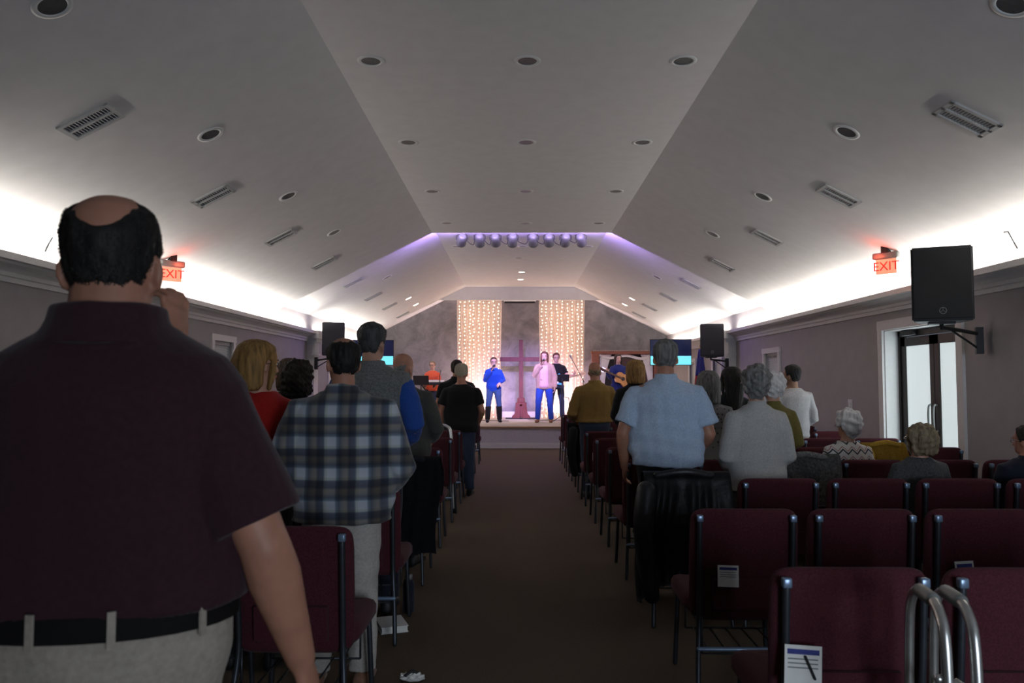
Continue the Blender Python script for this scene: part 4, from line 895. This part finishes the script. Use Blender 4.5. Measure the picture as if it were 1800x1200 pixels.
r_gtr = on_stage('woman guitarist in navy dress in front of the framed alcove', 1087, 20.6, 623, 10, build='f', gw=1.08, gd=1.05, skin='skin3',
  arms={'l': dict(el=(-.26, -.02, 1.14), wr=(-.06, .23, 1.09), dir=(.7, .1, -.5), n=(.2, -.9, 0), curl=.6), 'r': dict(el=(.26, .08, 1.13), wr=(.38, .24, 1.25), dir=(.3, .2, .7), n=(-.3, -.6, .3), curl=1.0)},
  top=dict(name='navy_bodice', mat='c_navy', hem=.86, loose=.155, collar=False), skirt=dict(mat='c_navy', rings=[(.35, .24, .2), (.5, .225, .185), (.7, .205, .165), (.9, .19, .145), (1.02, .165, .12)]), hair=dict(kind='long', mat='h_dark', len=.14, w=1.0), seed=163)
r_key = on_stage('keyboard player in coral sweater with glasses at left of stage', 760, 21.2, 636, -6, build='f', gw=1.1, gd=1.05, skin='skin3',
  arms={'r': dict(el=(.25, .05, 1.12), wr=(.15, .30, 1.03), dir=(-.1, .9, -.2), n=(0, -.2, -1), curl=.6), 'l': dict(el=(-.25, .05, 1.12), wr=(-.15, .30, 1.03), dir=(.1, .9, -.2), n=(0, -.2, -1), curl=.6)},
  top=dict(name='coral_sweater', mat='c_orange', hem=.86, loose=.165, collar=False, inf=.02), bottom=dict(mat='c_djean'), hair=dict(kind='short', mat='h_sandy', t=.012), glasses='black', seed=167)
# boots of the cobalt singer, inner pink top of the cardigan
for root, T, A, s, HT in (r_blue,):
    for sd in (1, -1):
        kn, an = Vector(LS[sd][1])*s, Vector(LS[sd][2])*s; bm = nb()
        tube(bm, [kn.lerp(an, .12), kn.lerp(an, .45), kn.lerp(an, .85), an+Vector((0, 0, -.01))], [.082*s, .080*s, .070*s, .064*s], 16, False); obj('boot_shaft', bm, M['c_black'], root, True)
root, T, A, s, HT = r_pink; bm = nb()
rr = torso_rings('f', s, 1.15, 1.1, 0, .03, .86, 1.42, T, .165)
for a, b in zip(rr, rr[1:]):
    for i in range(5, 9):
        bm.faces.new([bm.verts.new(p) for p in (a[i], a[i+1], b[i+1], b[i])])
bmesh.ops.remove_doubles(bm, verts=bm.verts, dist=1e-5); bmesh.ops.solidify(bm, geom=bm.faces[:], thickness=.02); obj('pink_top', bm, M['c_pink'], root, True)
# microphones in the singers' hands
def mic(p, d, label):
    d = d.normalized(); t = empty('microphone', p, label=label, cat='microphone')
    bm = nb(); tube(bm, [-d*.16, Vector(), d*.01], [.011, .016, .018], 12); obj('handle', bm, M['black'], t, True)
    bm = nb(); ell(bm, d*.03, (.026, .026, .028)); obj('mesh_head', bm, M['grey'], t, True)
for (root, T, A, s, HT), lab in ((r_blue, 'black handheld microphone at the mouth of the cobalt singer'), (r_pink, 'black handheld microphone at the mouth of the pink singer')):
    RM = Matrix.Translation(root.location) @ Matrix.Rotation(root.rotation_euler.z, 4, 'Z')
    m_ = RM @ (HT @ Vector((0, .135, .035))); hd = RM @ (A[1]['wr']+Vector((-.02, .03, .08))); mic(m_.lerp(hd, .15), m_-hd, lab)
# guitars: top-level things hung on the players
def guitar(rr, acoustic, label, name, off, roll, left=False):
    root, T, A, s, HT = rr; RM = Matrix.Translation(root.location) @ Matrix.Rotation(root.rotation_euler.z, 4, 'Z')
    t = empty(name, (0, 0, 0), label=label, cat='guitar'); t.matrix_world = RM @ Matrix.Translation(off) @ Matrix.Rotation(R(roll), 4, 'Y') @ Matrix.Rotation(R(180), 4, 'Z') @ Matrix.Rotation(R(180) if left else 0, 4, 'Y')
    # local: neck along +x, face toward -y
    if acoustic: half = [(-.25, .0), (-.24, .09), (-.19, .16), (-.10, .19), (-.02, .165), (.04, .13), (.09, .125), (.15, .14), (.20, .125), (.235, .07), (.24, 0)]; th = .10
    else: half = [(-.20, 0), (-.20, .08), (-.16, .145), (-.08, .155), (0, .12), (.06, .12), (.14, .155), (.19, .15), (.17, .11), (.10, .07), (.09, 0)]; th = .042
    o_ = smooth_path([(x, 0, y) for x, y in half], 4); o2 = [(p.x, p.z) for p in o_]+[(p.x, -p.z*(.92 if not acoustic else 1)) for p in o_[-2:0:-1]]
    bm = nb(); prism(bm, o2, lambda u, v, d: Vector((u, d, v)), -th/2, th/2); bmesh.ops.recalc_face_normals(bm, faces=bm.faces)
    obj('body', bm, M['spruce' if acoustic else 'teal'], t)
    bm = nb(); box(bm, .08, .55 if acoustic else .68, -th/2-.012, -th/2+.012, -.026, .026, bev=.005); nk_ = obj('neck', bm, M['rosewood' if acoustic else 'maple'], t)
    e = .55 if acoustic else .68; bm = nb(); prism(bm, [(e, -.026), (e+.17, -.04), (e+.18, .03), (e+.03, .04), (e, .026)], lambda u, v, d: Vector((u, d, v)), -th/2-.006, -th/2+.012); hs_ = obj('headstock', bm, M['rosewood' if acoustic else 'maple'], t)
    for i in range(6 if acoustic else 4):
        bm = nb(); cyl(bm, (e+.04+.02*i, -th/2, .03 if i % 2 else -.03), (e+.04+.02*i, -th/2, .06 if i % 2 else -.06), .006, 8); obj('tuning_peg', bm, M['chrome'], hs_)
    bm = nb(); box(bm, -.15, -.12, -th/2-.012, -th/2, -.06, .06); obj('bridge', bm, M['rosewood' if acoustic else 'chrome'], t)
    if acoustic:
        bm = nb(); cyl(bm, (.05, -th/2-.002, 0), (.05, -th/2+.002, 0), .05, 24); obj('sound_hole', bm, M['dark'], t)
    else: bx('pickguard', M['white'], t, -.05, .10, -th/2-.004, -th/2, -.09, .03)
    bm = nb()
    for i in range(4): cyl(bm, (-.13, -th/2-.016, -.018+.012*i), (e+.05, -th/2-.016, -.018+.012*i), .001, 4)
    o = obj('strings', bm, M['chrome'], nk_); o['kind'] = 'stuff'
guitar(r_bass, False, 'teal electric bass guitar held by the player in black t-shirt', 'bass_guitar', (.08, .20, 1.02), 14)
guitar(r_gtr, True, 'light wooden acoustic guitar held by the woman in navy dress', 'acoustic_guitar', (-.08, .24, 1.05), -24, True)
# ---- stage furniture
def music_stand(px, Y, py, label, w_=.5, h_=.32, tilt=25):
    p = P(px, py, Y); t = empty('music_stand', (p.x, Y, SH), label=label, cat='music stand'); z = p.z-SH
    bm = nb(); r = bmesh.ops.create_cube(bm, size=1, matrix=Matrix.Translation((0, 0, z)) @ Matrix.Rotation(R(tilt), 4, 'X') @ Matrix.Diagonal((w_, .012, h_, 1))); obj('desk', bm, M['black'], t)
    bm = nb(); r = bmesh.ops.create_cube(bm, size=1, matrix=Matrix.Translation((0, 0, z)) @ Matrix.Rotation(R(tilt), 4, 'X') @ Matrix.Translation((0, .03, -h_/2)) @ Matrix.Diagonal((w_, .06, .012, 1))); obj('ledge', bm, M['black'], t)
    bm = nb(); cyl(bm, (0, 0, .05), (0, 0, z), .012, 10); obj('pole', bm, M['black'], t)
    for i in range(3):
        a = R(90+120*i); bm = nb(); tube(bm, [(0, 0, .16), (.26*math.cos(a), .26*math.sin(a), .01)], .009, 8); obj('leg', bm, M['black'], t)
music_stand(988, 19.9, 664, 'black music stand between the pink singer and bass player', .36, .19)
music_stand(740, 20.15, 668, 'black music stand in front of the keyboard player', .40, .26)
def mic_stand(px, Y, tip, label):
    x = XY(px, Y); t = empty('microphone_stand', (x, Y, SH), label=label, cat='microphone stand'); tp = P(tip[0], tip[1], Y-.1)-Vector((x, Y, SH)); el = P(tip[2], tip[3], Y)-Vector((x, Y, SH))
    bm = nb(); cyl(bm, (0, 0, .03), (0, 0, el.z), .010, 10); obj('pole', bm, M['black'], t)
    d = (tp-el); bm = nb(); tube(bm, [el-d*.25, tp], .008, 8); obj('boom', bm, M['black'], t)
    bm = nb(); tube(bm, [tp, tp+d.normalized()*.10], [.014, .02], 10); ell(bm, tp+d.normalized()*.12, (.025, .025, .025)); obj('microphone', bm, M['grey'], t, True)
    for i in range(3):
        a = R(30+120*i); bm = nb(); tube(bm, [(0, 0, .10), (.26*math.cos(a), .26*math.sin(a), .01)], .009, 8); obj('leg', bm, M['black'], t)
mic_stand(1025, 20.0, (1006, 632, 1023, 664), 'black boom microphone stand beside the right lit curtain')
mic_stand(773, 20.3, (774, 655, 773, 660), 'black microphone stand at the keyboard')
t = empty('cable_stand', (XY(1000, 21.4), 21.4, SH), label='thin bent black guitar stand at the foot of right curtain', cat='stand')
bm = nb(); tube(bm, smooth_path([(0, 0, .02), (.0, 0, .5), (-.02, 0, .56), (-.11, 0, .58)], 5), .012, 8); obj('hook', bm, M['black'], t, True); bx('foot', M['black'], t, -.12, .12, -.1, .1, 0, .02, bev=.006)
kp = P(762, 672, 20.75); t = empty('keyboard', (kp.x+.05, 20.75, SH), label='electric keyboard on black stand before the player in coral sweater', cat='keyboard'); z = kp.z-SH-.02
bx('case', M['black'], t, -.55, .55, -.14, .14, z-.05, z+.03, bev=.01); 
bm = nb()
for i in range(36): box(bm, -.52+i*.029, -.52+i*.029+.026, .0, .13, z+.03, z+.042)
o = obj('white_keys', bm, M['keys'], t); o['kind'] = 'stuff'
bm = nb()
for i in range(35):
    if i % 7 in (2, 6): continue
    box(bm, -.5+i*.029, -.5+i*.029+.014, .0, .07, z+.042, z+.052)
o = obj('black_keys', bm, M['black'], t); o['kind'] = 'stuff'
for s_ in (-1, 1):
    bm = nb(); tube(bm, [(-.35*s_, -.1, .02), (.35*s_, -.1, z-.05)], .014, 8); obj('leg', bm, M['black'], t); bm = nb(); tube(bm, [(-.35*s_, -.16, .012), (-.35*s_, .16, .012)], .012, 8); obj('foot_bar', bm, M['black'], t)
bx('sheet_music', M['paper'], t, -.25, .25, -.135, -.128, z+.03, z+.09)
for pts, lab in (([(2.2, 20.75), (1.75, 20.6), (1.35, 20.45), (.75, 20.35), (.3, 20.6)], 'black cable lying across the stage from the right curtain to the cross'), ([(-.2, 19.9), (-.9, 20.3), (-1.6, 20.1), (-2.0, 20.5)], 'black cable lying on the stage left of the cobalt singer')):
    bm = nb(); tube(bm, smooth_path([(x, y, SH+.007) for x, y in pts], 6), .007, 6); tag(obj('stage_cable', bm, M['black'], None, True), lab, 'cable')

# ------------------------------------------------------------------ chairs
PITCH = .543
def build_chair():
    P_ = {}
    def keep(nm, bm, m, smooth=True):
        bmesh.ops.recalc_face_normals(bm, faces=bm.faces); me = bpy.data.meshes.new(nm); bm.to_mesh(me); bm.free(); me.materials.append(m)
        if smooth: me.shade_smooth()
        P_.setdefault(nm, []).append(me)
    # backrest: rounded slab, gently reclined and bowed
    bm = nb(); hw, z0, z1, th = .25, .36, .88, .055; n = 40; rings = []
    for f, ins in ((-th/2-.0, .030), (-th/2+.006, .012), (-th/2+.018, .002), (0, 0), (th/2-.018, .002), (th/2-.006, .012), (th/2, .032)):
        rg = []
        for i in range(n):
            a = 2*math.pi*i/n; ca, sa = math.cos(a), math.sin(a); q = 2/9
            x = (hw-ins)*(abs(ca)**q)*(1 if ca >= 0 else -1); z = (z0+z1)/2+((z1-z0)/2-ins)*(abs(sa)**q)*(1 if sa >= 0 else -1)
            rg.append(Vector((x, f+.02-.10*(z-z0)*.9+.05*(x/hw)**2*.3+.035, z)))
        rings.append(rg)
    loft(bm, rings); keep('backrest', bm, M['maroon'])
    bm = nb(); n = 36; rings = []
    for z, ins in ((.385, .03), (.39, .012), (.41, .0), (.45, 0), (.468, .012), (.476, .035)):
        rg = []
        for i in range(n):
            a = 2*math.pi*i/n; ca, sa = math.cos(a), math.sin(a); q = 2/7
            y = .29+(.245-ins)*(abs(sa)**q)*(1 if sa >= 0 else -1)
            rg.append(Vector(((.262-ins)*(abs(ca)**q)*(1 if ca >= 0 else -1), y, z-.03*max(0, (y-.45)/.1))))
        rings.append(rg)
    loft(bm, rings); keep('seat', bm, M['maroon'])
    def yb(z): return .02-.09*(z-.36)+.035-th/2-.010
    for s in (-1, 1):
        bm = nb(); tube(bm, smooth_path([(s*.212, yb(.84), .84), (s*.212, yb(.6), .6), (s*.212, yb(.38), .38), (s*.225, -.015, .2), (s*.235, -.05, .0125)], 4), .0125, 10, up=(1, 0, 0)); keep('rear_leg', bm, M['steel'])
        bm = nb(); tube(bm, [(s*.22, .48, .395), (s*.235, .50, .0125)], .0125, 10); keep('front_leg', bm, M['steel'])
        bm = nb(); tube(bm, [(s*.215, yb(.37), .375), (s*.22, .48, .38)], .0115, 8); keep('side_rail', bm, M['steel'])
        bm = nb(); box(bm, s*.212-.0145, s*.212+.0145, yb(.84)-.0145, yb(.84)+.012, .825, .856, bev=.005); keep('post_cap', bm, M['cap'])
    bm = nb(); tube(bm, [(-.222, -.012, .25), (.222, -.012, .25)], .011, 8); keep('stretcher', bm, M['cap'])
    bm = nb(); box(bm, -.15, .15, yb(.5)-.006, yb(.5)+.02, .42, .56, bev=.004)
    for v in bm.verts: v.co.y += -.09*(v.co.z-.5)
    keep('card_pocket', bm, M['maroon'], False)
    bm = nb()
    for x in (-.16, -.08, 0, .08, .16): tube(bm, [(x, .02, .22), (x, .40, .22)], .004, 6, False)
    for y in (.02, .40): tube(bm, [(-.2, y, .22), (.2, y, .22)], .005, 6, False)
    for s in (-1, 1): tube(bm, [(s*.2, .02, .22), (s*.2, .02, .39)], .005, 6, False); tube(bm, [(s*.2, .40, .22), (s*.2, .40, .39)], .005, 6, False)
    keep('book_rack', bm, M['steel'])
    return P_
CH = build_chair()
def chair(x, y, rz, label, group):
    t = empty('church_chair', (x, y, 0), rz, label, 'chair', group)
    for nm, ms in CH.items():
        if nm == 'post_cap': continue
        for k_, me in enumerate(ms):
            o = link(nm, me, None, t)
            if nm == 'rear_leg': link('post_cap', CH['post_cap'][k_], None, o)
    return t
RROWS = [2.5, 3.65, 4.8, 5.95, 7.1, 8.25, 9.4, 10.55, 11.75, 12.95, 14.2]; LROWS = [3.2, 4.48, 5.76, 7.04, 8.32, 9.6, 10.88, 12.16, 14.2]
RX0, LX0 = .80+.25, -.66-.25
for side, rows, x0, sg in (('right', RROWS, RX0, 1), ('left', LROWS, LX0, -1)):
    for i, y in enumerate(rows):
        for j in range(6):
            x = x0+sg*PITCH*j
            chair(x, y, R(random.uniform(-1, 1)), 'maroon padded chair %s of the aisle, %s row from camera, %s seat from aisle' % (side, ords[i], ords[j]), 'maroon chairs %s of the aisle' % side)
# cards standing in the chair pockets
def card(x, y, z, w_, h_, tilt, label, ink='ink', pen=False):
    t = empty('visitor_card', (x, y, z), label=label, cat='card'); t.rotation_euler = (R(-6), R(tilt), 0)
    bx('sheet', M['paper'], t, -w_/2, w_/2, -.0012, .0012, -.03, h_)
    bx('printed_band', M[ink], t, -w_/2+.008, w_/2-.008, -.0018, -.0012, h_*.68, h_*.86)
    for q in range(3): bx('printed_line', M['inkgrey'], t, -w_/2+.01, w_/2-.012, -.0018, -.0012, h_*(.5-.15*q), h_*(.54-.15*q))
    if pen: bm = nb(); tube(bm, [(.005, -.006, h_*.62), (.035, -.006, -.01)], .004, 8); obj('pencil', bm, M['black'], t)
def pocket(rows, i, j, dx, x0, sg): return x0+sg*PITCH*j+dx, rows[i]
for (i, j, dx, w_, h_, tl, lab, ink, pen) in ((1, 0, -.09, .095, .065, 2, 'white printed card in pocket of aisle chair, second row right', 'ink', False), (1, 1, -.10, .09, .02, 0, 'white card barely showing above pocket of second chair, second row right', 'inkgrey', False), (1, 2, -.10, .085, .085, -3, 'two-tone printed card in pocket of third chair, second row right', 'ink', False), (0, 0, -.17, .115, .085, 4, 'printed card with a pencil in pocket of nearest right aisle chair', 'ink', True), (6, 0, -.10, .10, .06, 0, 'white card in pocket of chair behind the man in mustard', 'inkgrey', False)):
    x, y = pocket(RROWS, i, j, dx, RX0, 1); card(x, y-.034, .565, w_, h_, tl, lab, ink, pen)
# coats hung over chair backs
def coat(x, y, w_, front, back, m, label, name='coat', seed=0, sleeve=0, low=0):
    rs = random.Random(seed); nu, nv = 28, 36; bm = nb(); g = []; ph = [rs.uniform(0, 6.28) for _ in range(5)]
    top = .905; total = front+.09+back
    for j in range(nv+1):
        d = total*j/nv; row = []
        for i in range(nu+1):
            u = i/nu-.5
            if d < front: yy, zz = .055, top-(front-d); dd = front-d
            elif d < front+.09:
                a = (d-front)/.09*math.pi; yy, zz = .005+.05*math.cos(a), top+.02*math.sin(a); dd = 0
            else: dd = d-front-.09; yy, zz = -.045-.05*min(1, dd/.3), top-dd
            side = 1 if d < front+.045 else -1
            f = .022*math.sin(u*17+ph[0]+dd*2)+.012*math.sin(u*31+ph[1]-dd*3)
            sp = 1+.10*dd+.04*math.sin(dd*9+ph[2]); edge = low*max(0, -u*2*1.0)*(dd/back if back else 0)
            row.append(bm.verts.new((u*w_*sp+.02*math.sin(dd*6+ph[3]), yy+side*(abs(f)+.004)*min(1, dd/.12), max(.03, zz+.03*math.sin(u*7+ph[4])*min(1, dd/.2)-edge))))
        g.append(row)
    for j in range(nv):
        for i in range(nu): bm.faces.new((g[j][i], g[j][i+1], g[j+1][i+1], g[j+1][i]))
    bmesh.ops.solidify(bm, geom=bm.faces[:], thickness=.008)
    t = empty(name, (x, y-.02, 0), label=label, cat='coat'); obj('coat_body', bm, M[m], t, True)
    bm = nb(); xs = -w_*.42; tube(bm, smooth_path([(xs, -.08, .82), (xs-.03, -.13, .6), (xs-.01, -.12, .38-low*.3), (xs+.02, -.10, .26-low*.5)], 5), [.06, .062, .063, .064, .062, .06, .058, .056, .055, .055, .052, .05, .05, .05, .048, .045][:16], 12); obj('sleeve', bm, M[m], t, True)
    bm = nb(); tube(bm, smooth_path([(-w_*.3, -.05, .905), (0, -.075, .93), (w_*.3, -.05, .905)], 5), .022, 10, flat=.7); obj('collar', bm, M[m], t, True)
coat(RX0-.05, RROWS[2], .54, .3, .62, 'leather', 'black leather jacket hung over aisle chair behind the pale blue polo', 'leather_jacket', 1, low=.1)
coat(LX0+.06, LROWS[2], .56, .3, .68, 'wool_black', 'long black coat hung over aisle chair below the charcoal shirt', 'black_coat', 2)
coat(RX0-.08, RROWS[7], .52, .3, .66, 'wool_black', 'black coat hung over chair in front of the man in mustard', 'black_coat', 3)
coat(RX0+PITCH*2, RROWS[3], .50, .2, .38, 'coat_grey', 'grey patterned coat hung over chair right of light grey jacket', 'tweed_coat', 4)
coat(RX0+PITCH*4+.05, RROWS[4], .40, .2, .3, 'coat_yellow', 'mustard yellow jacket hung over chair beyond the sandy-haired seated woman', 'yellow_jacket', 5)
# walking frames
def walker(x, y, rz, label, hgt=.9, bag=False):
    t = empty('walking_frame', (x, y, 0), rz, label, 'walker'); r = .0135
    for s in (-1, 1):
        bm = nb(); tube(bm, smooth_path([(s*.032, -.24, .03), (s*.032, -.21, hgt*.55), (s*.032, -.19, hgt-.09), (s*.032, -.14, hgt-.015), (s*.032, -.06, hgt), (s*.032, .06, hgt-.01), (s*.032, .14, hgt-.05), (s*.032, .18, hgt-.14), (s*.032, .21, hgt*.55), (s*.032, .25, .03)], 5), r, 12); sf = obj('side_frame', bm, M['alu'], t, True)
        bm = nb(); tube(bm, [(s*.032, -.08, hgt+.001), (s*.032, .05, hgt-.008)], .019, 12); obj('hand_grip', bm, M['grey'], sf, True)
        bm = nb(); tube(bm, [(s*.032, -.215, hgt*.52), (s*.032, .212, hgt*.52)], .011, 10); obj('cross_bar', bm, M['alu'], t, True)
        for yy in (-.24, .25): bm = nb(); cyl(bm, (s*.032, yy, 0), (s*.032, yy, .05), .019, 12); obj('rubber_foot', bm, M['black'], sf, True)
    bm = nb(); tube(bm, smooth_path([(-.032, -.2, hgt-.22), (0, -.15, hgt-.18), (.032, -.2, hgt-.22)], 4), .012, 10); tube(bm, [(-.05, .205, hgt*.62), (.05, .205, hgt*.62)], .012, 8); tube(bm, [(-.05, -.19, hgt-.16), (.05, .17, hgt-.30)], .012, 8); obj('folding_brace', bm, M['alu'], t, True)
    bx('label_sticker', M['paper'], t, -.05, -.044, -.212, -.188, hgt-.36, hgt-.26)
walker(P(1648, 1030, 2.12).x, 2.12, R(-14), 'folded aluminium walking frame behind nearest right aisle chair', P(1645, 1045, 2.1).z)
walker(P(768, 742, 8.95).x-.03, 8.95, R(80), 'folded aluminium walking frame left of the aisle behind the black t-shirt', .98)
# small things left on the floor
def shoe_like(): pass
p = P(690, 1078, 1); 
def floor_pt(px, py): d = ray(px, py); k_ = -EYE/d.z; return d*k_+Vector((0, 0, EYE))
q = floor_pt(688, 1103); t = empty('book', q, R(20), 'thick white paperback lying under the chairs beside the aisle', 'book'); bx('pages', M['paper'], t, -.075, .075, -.105, .105, .004, .034); bx('cover', M['white'], t, -.08, .08, -.11, .11, .034, .038); bx('cover', M['white'], t, -.08, .08, -.11, .11, 0, .004)
q = floor_pt(718, 1075); t = empty('flask', q, 0, 'dark drinking flask standing on carpet at left aisle edge', 'bottle'); bm = nb()
loft(bm, [[Vector((r*math.cos(a), r*math.sin(a), z)) for a in [2*math.pi*i/20 for i in range(20)]] for r, z in ((.034, 0), (.037, .01), (.037, .17), (.03, .2), (.024, .205))]); obj('flask_body', bm, M['c_navydark'], t, True)
bm = nb(); cyl(bm, (0, 0, .205), (0, 0, .235), .024, 18); obj('cap', bm, M['grey'], t, True)
q = floor_pt(725, 1197); t = empty('paper_scrap', q, 0, 'crumpled white paper and dark strap on carpet at bottom of picture', 'litter'); bm = nb()
ell(bm, (0, 0, .02), (.06, .03, .02), None, 3)
for v in bm.verts: v.co *= 1+.25*math.sin(v.co.x*160)*math.sin(v.co.y*190+v.co.z*120)
obj('crumpled_paper', bm, M['paper'], t); bm = nb(); tube(bm, smooth_path([(-.03, -.02, .035), (0, .0, .05), (.03, .01, .03)], 4), .008, 8); obj('strap', bm, M['black'], t, True)
